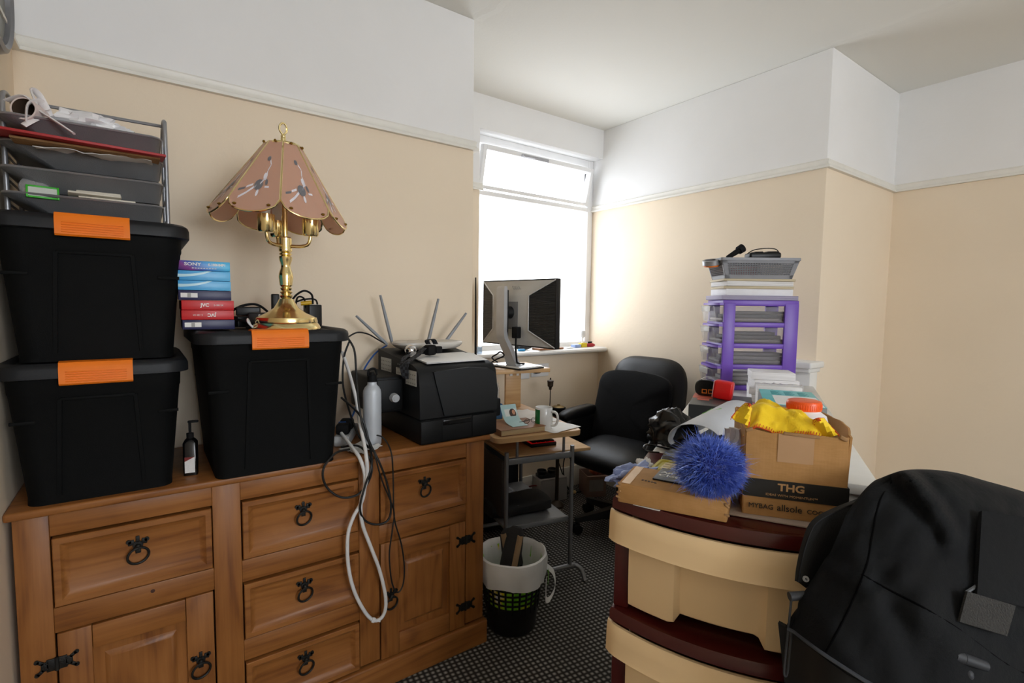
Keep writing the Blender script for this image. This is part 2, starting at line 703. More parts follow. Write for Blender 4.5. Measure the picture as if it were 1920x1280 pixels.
# window over the desk: fixed lower light, small tilted light above a transom
m = M()
wx0, wx1, wz0, wz1, wy = 1.672, XC, 0.985, 2.352, 2.745
frame_rect(m, wx0, wx1, wz0, wz1, wy, wy + 0.07, 0.05)
m.bb((wx0 + 0.05, wy, 1.985), (wx1 - 0.05, wy + 0.07, 2.015), 0.004)
win = struct('window_1', m, UPVC)
m = M()
m.bb((wx0 + 0.05, wy + 0.035, 1.035), (wx1 - 0.05, wy + 0.041, 1.975), 0)
make('pane', m, PANE, win)
tilt = Matrix.Translation((0, wy + 0.02, 2.03)) @ rot(13, 0, 0)
m = M()
for a, b in (((wx0 + 0.055, -0.025, 0), (wx0 + 0.08, 0.025, 0.262)), ((wx1 - 0.08, -0.025, 0), (wx1 - 0.055, 0.025, 0.262)),
             ((wx0 + 0.08, -0.025, 0), (wx1 - 0.08, 0.025, 0.022)), ((wx0 + 0.08, -0.025, 0.232), (wx1 - 0.08, 0.025, 0.262))):
    m.bb(a, b, 0.004, T=tilt)
sash = make('sash', m, UPVC, win)
make('sash_pane', M().bb((wx0 + 0.075, -0.003, 0.018), (wx1 - 0.075, 0.003, 0.236), 0, T=tilt), PANE, sash)
m = M()
m.box((2.12, -0.034, 0.242), (0.22, 0.018, 0.022), 0.004, T=tilt)
m.box((2.06, -0.047, 0.242), (0.10, 0.012, 0.014), 0.004, T=tilt)
make('catch', m, mat('grey_catch', '#a9a9ad', 0.35, 0.3), sash)
m = M()
m.cyl((wx1 - 0.05, wy + 0.03, 2.262), (wx1 - 0.075, wy - 0.04, 2.235), 0.005)
m.cyl((wx1 - 0.055, wy + 0.03, 2.262), (wx1 - 0.055, wy + 0.03, 2.08), 0.005)
make('stay', m, mat('dark_stay', '#4a4a4c', 0.4, 0.5), win)
# unseen rear window, added behind the viewer to light the near side
m = M()
frame_rect(m, rx0, rx1, rz0, rz1, YR - 0.12, YR - 0.05, 0.05)
m.bb(((rx0 + rx1) / 2 - 0.025, YR - 0.12, rz0 + 0.05), ((rx0 + rx1) / 2 + 0.025, YR - 0.05, rz1 - 0.05), 0.004)
win2 = struct('added_window', m, UPVC)
make('pane', M().bb((rx0 + 0.05, YR - 0.088, rz0 + 0.05), (rx1 - 0.05, YR - 0.082, rz1 - 0.05), 0), PANE, win2)

# window board
m = M()
prof = [(2.58, 0.968), (2.565, 0.975), (2.56, 0.985), (2.565, 0.996), (2.58, 1.002), (2.75, 1.002), (2.75, 0.968)]
T = Matrix(((0, 0, 1, XA), (1, 0, 0, 0), (0, 1, 0, 0), (0, 0, 0, 1)))
m.prism(prof, XC - XA, T)
struct('trim_1', m, GLOSS)

# picture rail round the room
PR = [(0, 0), (0.020, 0), (0.020, 0.010), (0.014, 0.014), (0.010, 0.026), (0.014, 0.038), (0.008, 0.044), (0, 0.044)]


def rail(m, a, b, nrm, m0=0, m1=0):
    """moulding from a to b on a wall whose outward normal is nrm"""
    a, b, nrm = Vector((*a, 0)), Vector((*b, 0)), Vector((*nrm, 0))
    d = (b - a).normalized()
    r0 = [a + nrm * (x - 0.002) - d * m0 * (x - 0.002) + Vector((0, 0, 1.985 + z)) for x, z in PR]
    r1 = [b + nrm * (x - 0.002) + d * m1 * (x - 0.002) + Vector((0, 0, 1.985 + z)) for x, z in PR]
    if (b - a).cross(nrm).z > 0:
        r0, r1 = r1, r0
    m.loft([r0, r1])


for i, (a, b, n_, m0, m1) in enumerate((((XL, YA), (XA, YA), (0, -1), -1, 1), ((XL, YR), (XL, YA), (1, 0), 0, -1), ((XA, YA), (XA, YB), (1, 0), 1, -1),
                                ((XA, YB), (1.69, YB), (0, -1), -1, 0), ((XC, YC), (XC, 2.745), (-1, 0), 1, 0), ((XC, YC), (XD, YC), (0, -1), 1, -1),
                                ((XD, YR), (XD, YC), (-1, 0), 0, -1))):
    m = M()
    rail(m, a, b, n_, m0, m1)
    struct('trim_%d' % (i + 2), m, RAIL)
# mantelshelf on the chimney breast with its upright
m = M()
m.bb((2.585, YC - 0.035, 1.008), (2.735, 1.62, 1.040), 0.008, seg=3)
m.bb((2.615, YC - 0.018, 0.985), (2.735, 1.60, 1.010), 0.008, seg=3)
m.bb((2.655, YC - 0.004, 0.0), (2.735, 1.30, 0.99), 0.003)
m.bb((2.655, 1.46, 0.0), (2.735, 1.585, 0.99), 0.003)
struct('trim_9', m, GLOSS)
m = M()
for a, b in (((XC - 0.018, 1.60, 0), (XC, YB, 0.15)), ((XA, YB - 0.018, 0), (XC - 0.018, YB, 0.15))):
    m.bb(a, b, 0.005)
struct('baseboard_back', m, RAIL)
m = M()
m.bb((XC, YC - 0.018, 0), (XD, YC, 0.15), 0.005)
m.bb((XD - 0.018, YR, 0), (XD, YC - 0.018, 0.15), 0.005)
struct('baseboard_alcove', m, RAIL)
m = M()
m.bb((XL, YR, 0), (XL + 0.012, YA, 0.15), 0.005)
struct('baseboard_left', m, GLOSS)
# low-set round rim on the left wall, cut by the picture edge
m = M()
T = Matrix.Translation((XL, 1.69, 2.04)) @ rot(0, 90, 0)
m.lathe([(0.150, 0.0), (0.166, 0.0), (0.170, 0.012), (0.164, 0.026), (0.154, 0.030), (0.146, 0.024), (0.144, 0.012)], 48, T)
t = Thing('round_frame', 'grey round rim hanging high on the left wall above the letter rack', 'frame', (XL, 1.69, 2.04), world=True)
t.part('rim', m, mat('grey_rim', '#7d7d80', 0.35, 0.3))
t.part('face', M().lathe([(0.0005, 0.014), (0.147, 0.014), (0.147, 0.002), (0.0005, 0.002)], 48, T), mat('grey_face', '#8f928c', 0.3))

# double and single sockets under the window board
def socket(x0, x1, z, label):
    t = Thing('wall_socket', label, 'socket', ((x0 + x1) / 2, YB, z), world=True)
    t.part('faceplate', M().bb((x0, YB - 0.012, z - 0.043), (x1, YB, z + 0.043), 0.004), WHT)
    return t


t = socket(1.985, 2.07, 0.855, 'white single wall socket under the window ledge, behind the monitor riser')
t.part('switch', M().bb((2.04, YB - 0.016, 0.865), (2.055, YB - 0.011, 0.885), 0.001), WHT)
t = socket(2.085, 2.235, 0.862, 'white double wall socket with a black plug, under the window ledge')
m = M()
m.box((2.12, YB - 0.03, 0.87), (0.05, 0.036, 0.05), 0.012, seg=3)
t.part('switch', M().bb((2.19, YB - 0.016, 0.872), (2.205, YB - 0.011, 0.892), 0.001), WHT)
solo('plug', 'black plug pushed into the double wall socket under the window', 'plug', m, BLKM, world=True, loc=(2.12, YB, 0.86))
# ------------------------------------------------------------------ sideboard
SB = Thing('sideboard', 'long waxed pine sideboard with black iron ring pulls, along the left wall', 'sideboard', (0.385, 1.79, 0), world=True)
FY = 1.576
x0, x1 = -0.256, 1.025
SB.part('top', M().bb((x0 - 0.0118, FY - 0.018, 0.795), (x1 + 0.018, 1.985, 0.815), 0.006, seg=3), PX)
m = M()
m.bb((x0 + 0.002, FY + 0.02, 0.05), (x0 + 0.02, 1.975, 0.795), 0.001)
m.bb((x1 - 0.02, FY + 0.02, 0.05), (x1 - 0.002, 1.975, 0.795), 0.001)
SB.part('side_panel', m, PZ)
m = M()
m.bb((x0 + 0.02, 1.955, 0.06), (x1 - 0.02, 1.97, 0.79), 0)
m.bb((x0 + 0.02, FY + 0.06, 0.06), (x1 - 0.02, FY + 0.07, 0.79), 0)
SB.part('carcass', m, mat('dark_pine_inside', '#3a2413', 0.7))
for a, b in ((x0, -0.193), (0.139, 0.208), (0.546, 0.614), (0.948, x1)):
    SB.part('stile', M().bb((a, FY, 0.10), (b, FY + 0.03, 0.795), 0.002), PZ)
for a, b, c, d in ((-0.193, 0.139, 0.739, 0.795), (-0.193, 0.139, 0.500, 0.562), (0.208, 0.546, 0.739, 0.795), (0.208, 0.546, 0.498, 0.562),
                   (0.208, 0.546, 0.262, 0.325), (0.614, 0.948, 0.739, 0.795), (0.614, 0.948, 0.500, 0.562)):
    SB.part('rail', M().bb((a, FY + 0.002, c), (b, FY + 0.03, d), 0.002), PX)
m = M()
m.bb((x0 - 0.012, FY - 0.014, 0), (x1 + 0.014, FY + 0.02, 0.092), 0.006, seg=3)
m.bb((x0 - 0.012, FY + 0.02, 0), (x0 + 0.02, 1.96, 0.092), 0.004)
m.bb((x1 - 0.02, FY + 0.02, 0), (x1 + 0.014, 1.96, 0.092), 0.004)
SB.part('plinth', m, PX)


def rings_front(m, xa, xb, za, zb, y, prof):
    """rectangular rings stepping in: prof = (inset, proud of the face)"""
    rr = []
    for ins, h in prof:
        rr.append([Vector((xa + ins, y - h, za + ins)), Vector((xb - ins, y - h, za + ins)), Vector((xb - ins, y - h, zb - ins)), Vector((xa + ins, y - h, zb - ins))])
    m.loft(rr, True, True)
    return m


def ring_pull(parent, x, z, y, side=False):
    """black iron leaf plate with a hanging ring"""
    m = M()
    T = Matrix.Translation((x, y, z + 0.022)) @ rot(90, 0, 0)
    m.cyl((0, 0, 0), (0, 0, 0.004), 0.011, n=12, T=T)
    for a in (35, 145):
        c = Vector((0.017 * math.cos(R(a)), 0.015 * math.sin(R(a)), 0))
        m.box((c.x, c.y, 0.002), (0.013, 0.014, 0.004), 0.0015, rz=a - 45, T=T)
        m.cyl(c * 1.35, c * 1.35 + Vector((0, 0, 0.004)), 0.0055, n=10, T=T)
    m.box((0, 0.016, 0.002), (0.008, 0.016, 0.004), 0.001, T=T)
    m.box((0, -0.012, 0.002), (0.012, 0.018, 0.004), 0.001, T=T)
    m.ball((0, -0.002, 0.006), 0.007, 10, 6, T=T)
    p = SB.part('ring_handle', m, IRON, parent)
    m = M()
    pts = [(x + 0.022 * math.cos(a), y - 0.012 - 0.006 * math.sin(a - 1.2), z - 0.002 + 0.021 * math.sin(a)) for a in [2 * math.pi * i / 20 for i in range(20)]]
    m.tube(pts, 0.0031, 8, 2, True)
    SB.part('ring', m, IRON, p)


def drawer(xa, xb, za, zb, hx=None):
    m = M()
    rings_front(m, xa + 0.0035, xb - 0.003, za + 0.0025, zb - 0.0045, FY, [(0, -0.03), (0, 0.004), (0.002, 0.006), (0.014, 0.006), (0.017, 0.003), (0.028, -0.006), (0.030, -0.007)])
    d = SB.part('drawer', m, PX)
    ring_pull(d, (xa + xb) / 2, (za + zb) / 2, FY + 0.006)


def cupboard_door(xa, xb, za, zb, hinge_right):
    m = M()
    sw, rw = 0.066, 0.062
    m.bb((xa + 0.002, FY - 0.002, za), (xa + sw, FY + 0.02, zb), 0.002)
    m.bb((xb - sw, FY - 0.002, za), (xb - 0.002, FY + 0.02, zb), 0.002)
    d = SB.part('door', m, PZ)
    SB.part('door_rail', M().bb((xa + sw + 0.0008, FY - 0.0005, za), (xb - sw - 0.0008, FY + 0.02, za + rw + 0.01), 0.002), PX, d)
    SB.part('door_rail', M().bb((xa + sw + 0.0008, FY - 0.0005, zb - rw), (xb - sw - 0.0008, FY + 0.02, zb - 0.002), 0.002), PX, d)
    m = M()
    rings_front(m, xa + sw, xb - sw, za + rw + 0.01, zb - rw, FY, [(-0.004, -0.02), (-0.004, -0.009), (0.006, -0.010), (0.022, -0.011), (0.034, -0.002), (0.036, -0.002)])
    SB.part('door_panel', m, PZ, d)
    hx = xa + 0.036 if hinge_right else xb - 0.036
    ring_pull(d, hx, 0.292, FY - 0.002)
    ex = xb if hinge_right else xa
    for hz in (0.172, 0.428):
        m = M()
        T = Matrix.Translation((ex, FY - 0.002, hz)) @ rot(90, 0, 0)
        m.cyl((0, -0.016, 0.002), (0, 0.016, 0.002), 0.0045, n=10, T=T)
        for s in (1, -1):
            m.box((s * 0.010, 0, 0.0015), (0.018, 0.030, 0.003), 0.001, T=T)
            m.box((s * 0.022, 0, 0.0015), (0.014, 0.022, 0.003), 0.001, T=T)
            for q in (1, -1):
                m.box((s * 0.030, q * 0.012, 0.0015), (0.016, 0.008, 0.003), 0.001, rz=s * q * 40, T=T)
                m.cyl((s * 0.036, q * 0.016, 0), (s * 0.036, q * 0.016, 0.003), 0.005, n=10, T=T)
                m.ball((s * 0.018, q * 0.007, 0.003), 0.0025, 8, 4, T=T)
        SB.part('hinge', m, IRON, d)


drawer(-0.193, 0.139, 0.564, 0.738)
cupboard_door(-0.191, 0.137, 0.095, 0.498, False)
for za, zb in ((0.564, 0.738), (0.327, 0.496), (0.094, 0.260)):
    drawer(0.208, 0.546, za, zb)
drawer(0.614, 0.948, 0.564, 0.738)
cupboard_door(0.616, 0.946, 0.095, 0.498, True)

# ------------------------------------------------------------------ storage totes
TOTE = mat('tote_black', '#0b0c0c', 0.7, spec=0.12, var=0.12, vscale=8, bump=0.08, bscale=500)
TOTL = mat('tote_lid_black', '#1a1c1f', 0.5, spec=0.3, var=0.1, bump=0.05, bscale=500)


def tote(label, loc, wt, dt, h, clip, group='black totes with orange clips'):
    t = Thing('storage_tote', label, 'storage box', loc, group=group)
    wb, db = wt - 0.085, dt - 0.085
    m = M()
    rr = []
    for z, k, rad in ((0.0, -0.03, 0.03), (0.004, -0.012, 0.035), (0.014, 0.0, 0.04), (h - 0.075, 0.80, 0.045), (h - 0.07, 0.87, 0.045), (h - 0.03, 0.93, 0.045)):
        rr.append(rrect(wb + (wt - 0.03 - wb) * k, db + (dt - 0.03 - db) * k, rad, 5, z))
    m.loft(rr, True, True)
    # raised side ribs bordering the sunk middle panel, on both ends, and short level ribs
    for s in (-1, 1):
        fy = lambda z: -(db / 2 + (dt - 0.03 - db) / 2 * (0.8 * (z - 0.014) / (h - 0.09)))
        for q in (-1, 1):
            z0, z1 = 0.02, h - 0.085
            T = Matrix.Scale(s, 4, (0, 1, 0))
            xa, xb = q * clip * 0.60, q * clip * 0.52
            a = [Vector((xa + q * dx, fy(z0) + dy, z0)) for dx, dy in ((-0.005, 0.004), (0.005, 0.004), (0.004, -0.004), (-0.004, -0.004))]
            b = [Vector((xb + q * dx, fy(z1) + dy, z1)) for dx, dy in ((-0.005, 0.004), (0.005, 0.004), (0.004, -0.004), (-0.004, -0.004))]
            m.loft([a, b], T=T)
            zr = h * 0.60
            m.bb((q * wt * 0.31, fy(zr) + 0.004, zr - 0.004), (q * (wt * 0.43), fy(zr) - 0.002, zr + 0.004), 0.0015, T=T)
        T = Matrix.Scale(s, 4, (0, 1, 0))
        m.bb((-clip * 0.52, fy(h - 0.085) + 0.004, h - 0.089), (clip * 0.52, fy(h - 0.085) - 0.003, h - 0.081), 0.002, T=T)
    t.part('body', m, TOTE)
    m = M()
    rr = [rrect(wt - 0.012, dt - 0.012, 0.05, 6, h - 0.036), rrect(wt, dt, 0.055, 6, h - 0.034), rrect(wt, dt, 0.055, 6, h - 0.014), rrect(wt - 0.006, dt - 0.006, 0.052, 6, h - 0.006),
          rrect(wt - 0.022, dt - 0.022, 0.05, 6, h), rrect(wt - 0.05, dt - 0.05, 0.045, 6, h - 0.001), rrect(wt - 0.062, dt - 0.062, 0.04, 6, h - 0.006)]
    m.loft(rr, True, True)
    t.part('lid', m, TOTL)
    for s in (-1, 1):
        m = M()
        y = -dt / 2
        pf = [(y + 0.050, h + 0.001), (y + 0.016, h + 0.005), (y - 0.001, h + 0.002), (y - 0.008, h - 0.010), (y - 0.009, h - 0.046), (y - 0.005, h - 0.050), (y - 0.002, h - 0.046),
              (y - 0.001, h - 0.012), (y + 0.018, h - 0.001), (y + 0.050, h - 0.004)]
        T = Matrix.Scale(s, 4, (0, 1, 0)) @ Matrix(((0, 0, 1, -clip / 2), (1, 0, 0, 0), (0, 1, 0, 0), (0, 0, 0, 1)))
        m.prism(pf, clip, T)
        for k in range(5):
            m.bb((-clip / 2 + 0.012, y - 0.0105, h - 0.018 - k * 0.0055), (clip / 2 - 0.012, y - 0.006, h - 0.020 - k * 0.0055), 0.0006, T=Matrix.Scale(s, 4, (0, 1, 0)))
        t.part('clip', m, ORANGE)
    return t


tote('black tote with orange clip, the lower of the left pair, on the sideboard', (-0.090, 1.752, 0.815), 0.37, 0.43, 0.337, 0.136)
tote('black tote with orange clip, topmost of the left pair, carrying the silver letter rack', (-0.085, 1.760, 1.152), 0.385, 0.43, 0.340, 0.136)
tote('black tote with orange clip standing alone, carrying the brass lamp and the tape boxes', (0.308, 1.742, 0.815), 0.405, 0.47, 0.405, 0.145)

# ------------------------------------------------------------------ letter rack on the top tote
RZ = 1.490
RK = Thing('letter_rack', 'silver wire letter rack of four stacked trays on top of the left totes', 'letter tray', (-0.1, 1.76, RZ), world=True)
for x, nm in ((-0.250, 'l'), (0.066, 'r')):
    m = M()
    m.tube([(x, 1.70, RZ), (x, 1.70, RZ + 0.12), (x, 1.705, RZ + 0.268), (x, 1.73, RZ + 0.298), (x, 1.78, RZ + 0.305), (x, 1.85, RZ + 0.302), (x, 1.88, RZ + 0.27), (x, 1.885, RZ + 0.12), (x, 1.885, RZ)], 0.0055, 10, 5)
    for k in range(4):
        z = RZ + 0.035 + 0.058 * k
        m.tube([(x, 1.70, z), (x, 1.885, z)], 0.003, 6, 1)
    RK.part('side_frame', m, SILV)
m = M()
m.tube([(-0.250, 1.80, RZ + 0.304), (0.066, 1.80, RZ + 0.304)], 0.0045, 8, 1)
RK.part('top_bar', m, SILV)
TRAYM = mat('tray_mesh_grey', '#7e8083', 0.42, 0.45, bump=0.35, bscale=700)
for k in range(4):
    z = RZ + 0.004 + 0.058 * k
    m = M()
    s = 0.003
    bo = rrect(0.215, 0.235, 0.015, 5, z, -0.060, 1.775)
    to = rrect(0.300, 0.285, 0.025, 5, z + 0.044, -0.098, 1.765)
    lo = rrect(0.306, 0.291, 0.026, 5, z + 0.047, -0.098, 1.765)
    li = rrect(0.297, 0.282, 0.024, 5, z + 0.047, -0.098, 1.765)
    bi = rrect(0.210, 0.230, 0.013, 5, z + 0.003, -0.060, 1.775)
    m.loft([bo, to, lo, li, bi], True, True)
    tr = RK.part('tray', m, TRAYM)
    m = M()
    m.tube(rrect(0.304, 0.289, 0.026, 6, z + 0.047, -0.098, 1.765), 0.0028, 6, 1, True)
    RK.part('rim', m, SILV, tr)
zt = [RZ + 0.008 + 0.058 * k for k in range(4)]
# what lies in the trays
m = M()
T = Matrix.Translation((-0.204, 1.625, zt[3] + 0.060)) @ rot(-97, 0, -24)
m.lathe([(0.0225, 0.0), (0.026, 0), (0.026, 0.25)], 28, T)
m.lathe([(0.026, 0.25), (0.0005, 0.25), (0.0005, 0.2), (0.0225, 0.2), (0.0225, 0.0)], 28, T, 1)
solo('cardboard_tube', 'pinkish white cardboard tube poking its dark open end out of the top letter tray', 'tube', m, [mat('pinkish_tube', '#d8c9c4', 0.6), mat('tube_inside', '#4a3626', 0.9)], world=True, loc=(-0.2, 1.68, zt[3]))
m = M()
for pts in ([(-0.235, 1.655, zt[3] + 0.078), (-0.20, 1.63, zt[3] + 0.088), (-0.175, 1.63, zt[3] + 0.06), (-0.150, 1.60, zt[3] + 0.038), (-0.115, 1.588, zt[3] + 0.012)],
            [(-0.20, 1.625, zt[3] + 0.03), (-0.195, 1.622, zt[3] + 0.07), (-0.175, 1.64, zt[3] + 0.085), (-0.165, 1.66, zt[3] + 0.06), (-0.18, 1.63, zt[3] + 0.045), (-0.205, 1.62, zt[3] + 0.02)],
            [(-0.18, 1.64, zt[3] + 0.07), (-0.19, 1.63, zt[3] + 0.105), (-0.178, 1.64, zt[3] + 0.10), (-0.165, 1.645, zt[3] + 0.07)]):
    m.tube(pts, 0.0085, 8, 6, flat=0.3)
solo('ribbon', 'white ribbon knotted round the cardboard tube, trailing over the top tray', 'ribbon', m, mat('white_ribbon', (0.78, 0.76, 0.76), 0.5), world=True, loc=(-0.2, 1.65, zt[3]))
m = M()
m.ball((-0.095, 1.655, zt[3] + 0.060), 0.055, 32, 18, (1.15, 0.6, 0.42), rough=0.5, seed=4)
m.ball((-0.050, 1.66, zt[3] + 0.052), 0.035, 28, 14, (1.2, 0.6, 0.45), rough=0.5, seed=9)
solo('plastic_bag', 'crumpled white plastic bag lying in the top letter tray', 'bag', m, mat('white_film', (0.80, 0.80, 0.82), 0.25), world=True, loc=(-0.075, 1.70, zt[3]))
solo('red_folder', 'red card folder jutting out of the second letter tray from the top', 'folder',
     M().box((-0.100, 1.640, zt[2] + 0.050), (0.312, 0.235, 0.006), 0.001, rx=5, rz=2, ry=1), mat('red_card', '#a3171a', 0.5), world=True, loc=(-0.1, 1.68, zt[2]))
solo('brown_envelope', 'brown envelope lying beneath the red folder in the letter rack', 'envelope',
     M().box((-0.088, 1.668, zt[2] + 0.040), (0.27, 0.215, 0.005), 0.001, rx=2, rz=1), CARD2, world=True, loc=(-0.09, 1.69, zt[2]))
m = M()
m.sheet(crumple(14, 10, 0.22, 0.18, 0.014, 14, 8, 0), 0.0015, T=Matrix.Translation((-0.075, 1.675, zt[2] + 0.026)))
solo('white_papers', 'creased white papers under the brown envelope in the letter rack', 'paper', m, PAPER, world=True, loc=(-0.08, 1.7, zt[2]))
for k in range(5):
    m = M()
    m.tube([(-0.15 + 0.004 * k, 1.66 + 0.012 * k, zt[1] + 0.036 + 0.002 * (k % 3)), (-0.07, 1.67 + 0.014 * k, zt[1] + 0.040), (0.015, 1.69 + 0.01 * k, zt[1] + 0.032 + 0.003 * (k % 2))], 0.0035, 7, 5)
    solo('dried_stick', 'thin brown dried stick of the bundle in the third letter tray', 'stick', m, mat('dried_brown', '#6a5645', 0.8), world=True, loc=(-0.07, 1.68, zt[1]), group='dried sticks in the letter rack')
m = M()
T = Matrix.Translation((-0.195, 1.650, zt[0] + 0.062)) @ rot(70, 0, 0)
m.lathe([(0.001, 0.012), (0.018, 0.011), (0.026, 0.006), (0.028, 0.0), (0.0265, 0.0), (0.024, 0.005), (0.017, 0.0095), (0.001, 0.0105)], 28, T)
solo('plastic_dome', 'clear round plastic dome behind the green frame in the bottom letter tray', 'lid', m, glass('clear_dome', (0.95, 0.95, 0.97), 0.05, 1.5, 0.18), world=True, loc=(-0.185, 1.66, zt[0]))
t = Thing('badge_frame', 'small bright green rectangular frame in the bottom letter tray', 'frame', (-0.178, 1.622, zt[0] + 0.034), rx=-14, rz=6)
m = M()
for a, b in (((-0.029, -0.003, 0), (-0.025, 0.003, 0.030)), ((0.025, -0.003, 0), (0.029, 0.003, 0.030)), ((-0.025, -0.003, 0), (0.025, 0.003, 0.004)), ((-0.025, -0.003, 0.026), (0.025, 0.003, 0.030))):
    m.bb(a, b, 0.001)
t.part('frame', m, mat('bright_green', '#3cb62e', 0.4))
t.part('insert', M().bb((-0.025, -0.001, 0.004), (0.025, 0.002, 0.026), 0), mat('pale_insert', '#c9d0c8', 0.5))
m = M()
m.box((-0.085, 1.645, zt[0] + 0.052), (0.10, 0.06, 0.005), 0.001, rx=-8, rz=4)
m.box((-0.075, 1.65, zt[0] + 0.059), (0.085, 0.05, 0.005), 0.001, rx=-5, rz=-3)
m.box((-0.06, 1.645, zt[0] + 0.045), (0.11, 0.06, 0.004), 0.001, rx=-3, rz=2)
solo('card_packet', 'cream packet of folded cards in the bottom letter tray', 'packet', m, mat('cream_packet', '#cfcabb', 0.5), world=True, loc=(-0.08, 1.66, zt[0]))

# ------------------------------------------------------------------ tape boxes
def tape_art(name, a, b, arcs):
    """printed sleeve of a tape box: colour sweep with pale arcs"""
    k = N(name)
    co = k.coords()
    sp = k.n('SeparateXYZ')
    k.l(co, sp.inputs[0])
    g = k.math('ADD', k.math('MULTIPLY', sp.outputs['X'], 8.0), 0.5)
    if arcs:
        r2 = k.math('SQRT', k.math('ADD', k.math('POWER', k.math('ADD', sp.outputs['X'], 0.06), 2), k.math('POWER', k.math('MULTIPLY', k.math('SUBTRACT', sp.outputs['Z'], 0.06), 2.2), 2)))
        w = k.math('ABSOLUTE', k.math('SUBTRACT', r2, 0.105))
        arc = k.math('LESS_THAN', w, k.math('MULTIPLY', k.math('SUBTRACT', 0.065, sp.outputs['X']), 0.07))
        c = k.mix(arc, k.ramp(g, [(0.1, a), (0.9, b)]), '#bfe4f2')
    else:
        tri = k.math('ADD', g, k.math('MULTIPLY', sp.outputs['Z'], 12))
        c = k.ramp(tri, [(0.05, '#3f1f6e'), (0.3, '#7b2a86'), (0.45, '#3c49a8'), (0.7, '#2f86cf'), (1.0, '#46b4e4')])
    k.base(c)
    k.b.inputs['Roughness'].default_value = 0.35
    MATS[name] = k.m
    return k.m


NAVY = mat('navy_card', '#191a4a', 0.4)
REDC = mat('red_sleeve', '#c21018', 0.4)
SONYM = tape_art('violet_blue_sleeve', '#000', '#000', False)
BLUM = tape_art('sky_blue_sleeve', '#3f9fdc', '#5cb4e6', True)
tz = 1.222
hh = 0.0262
for i, (nm, lab, mm_, dx) in enumerate((
        ('navy', 'navy tape box with a white end label, lowest of the stack on the lone tote', NAVY, 0.002),
        ('red', 'red tape box with upside-down print, second from the bottom of the tape stack', REDC, 0.001),
        ('red', 'red tape box with upright white print, third from the bottom of the tape stack', REDC, 0.0),
        ('navy', 'navy tape box with a white end label, between the red and the sky-blue boxes', NAVY, -0.004),
        ('blue', 'sky-blue tape box with a white arc, lower of the two blue ones', BLUM, -0.006),
        ('blue', 'sky-blue tape box with a white arc, upper of the two blue ones', BLUM, -0.006),
        ('sony', 'violet and blue tape box with white lettering, topmost of the tape stack', SONYM, -0.005))):
    z = tz + i * hh
    cx = 0.148 + dx
    t = Thing('tape_box', lab, 'tape box', (cx, 1.70, z), rz=-1.5 + random.uniform(-1, 1), group='boxed tapes on the lone tote')
    t.part('sleeve', M().bb((-0.061, -0.105, 0.0003), (0.061, 0.085, hh - 0.0005), 0.0012), mm_)
    F = lambda x, zz: face_T(Vector((x, -0.1052, zz)), (1, 0, 0), (0, 0, 1))
    m = M()
    if nm == 'navy':
        m.bb((-0.056, -0.1056, 0.007), (-0.018, -0.1050, 0.019), 0)
        t.part('label', m, INKW)
        t.part('label_window', M().bb((-0.041, -0.1060, 0.0075), (-0.033, -0.1052, 0.0185), 0), mat('grey_window', '#9c9c98', 0.5))
    elif nm == 'red':
        F2 = F if i == 2 else (lambda x, zz: face_T(Vector((-x, -0.1052, zz)), (-1, 0, 0), (0, 0, -1)))
        m.text('JVC', 0.0125, F2(-0.008, 0.013), bold=0.0004)
        m.text('E-180 SX', 0.006, F2(0.024, 0.013))
        t.part('lettering', m, INKW)
    elif nm == 'sony':
        m.text('SONY', 0.0115, F(-0.026, 0.0165), wide=1.25, bold=0.0003)
        m.text('E-180HMP1', 0.0085, F(0.030, 0.0165), bold=0.0003)
        for q in range(9):
            m.bb((-0.028 + q * 0.0065, -0.1056, 0.0055), (-0.0235 + q * 0.0065, -0.1050, 0.0075), 0)
        t.part('lettering', m, INKW)

# ------------------------------------------------------------------ touch lamp
LX, LY, LZ = 0.358, 1.665, 1.216
L = Thing('table_lamp', 'polished brass table lamp with scalloped pink glass shade, on the lone tote', 'lamp', (LX, LY, LZ), rz=8)
L.part('base', M().lathe([(0.001, 0), (0.098, 0), (0.098, 0.004), (0.093, 0.014), (0.088, 0.020), (0.089, 0.024), (0.086, 0.036), (0.078, 0.040), (0.056, 0.050), (0.036, 0.064), (0.026, 0.080), (0.020, 0.092)], 48), BRASS)
L.part('stem', M().lathe([(0.016, 0.05), (0.02, 0.09), (0.013, 0.09308), (0.017, 0.0977), (0.018, 0.1023), (0.013, 0.1069), (0.018, 0.1123), (0.013, 0.1177), (0.017, 0.1239), (0.013, 0.1285), (0.018, 0.1339), (0.018, 0.1362),
                          (0.021, 0.1593), (0.019, 0.1709), (0.014, 0.1862), (0.013, 0.194), (0.018, 0.2093), (0.019, 0.2194), (0.013, 0.2224), (0.018, 0.2255), (0.018, 0.2286), (0.013, 0.2317), (0.018, 0.2348), (0.019, 0.2394),
                          (0.0185, 0.2425), (0.0185, 0.2748), (0.015, 0.2787), (0.0075, 0.2802), (0.0075, 0.57)], 32), BRASS)
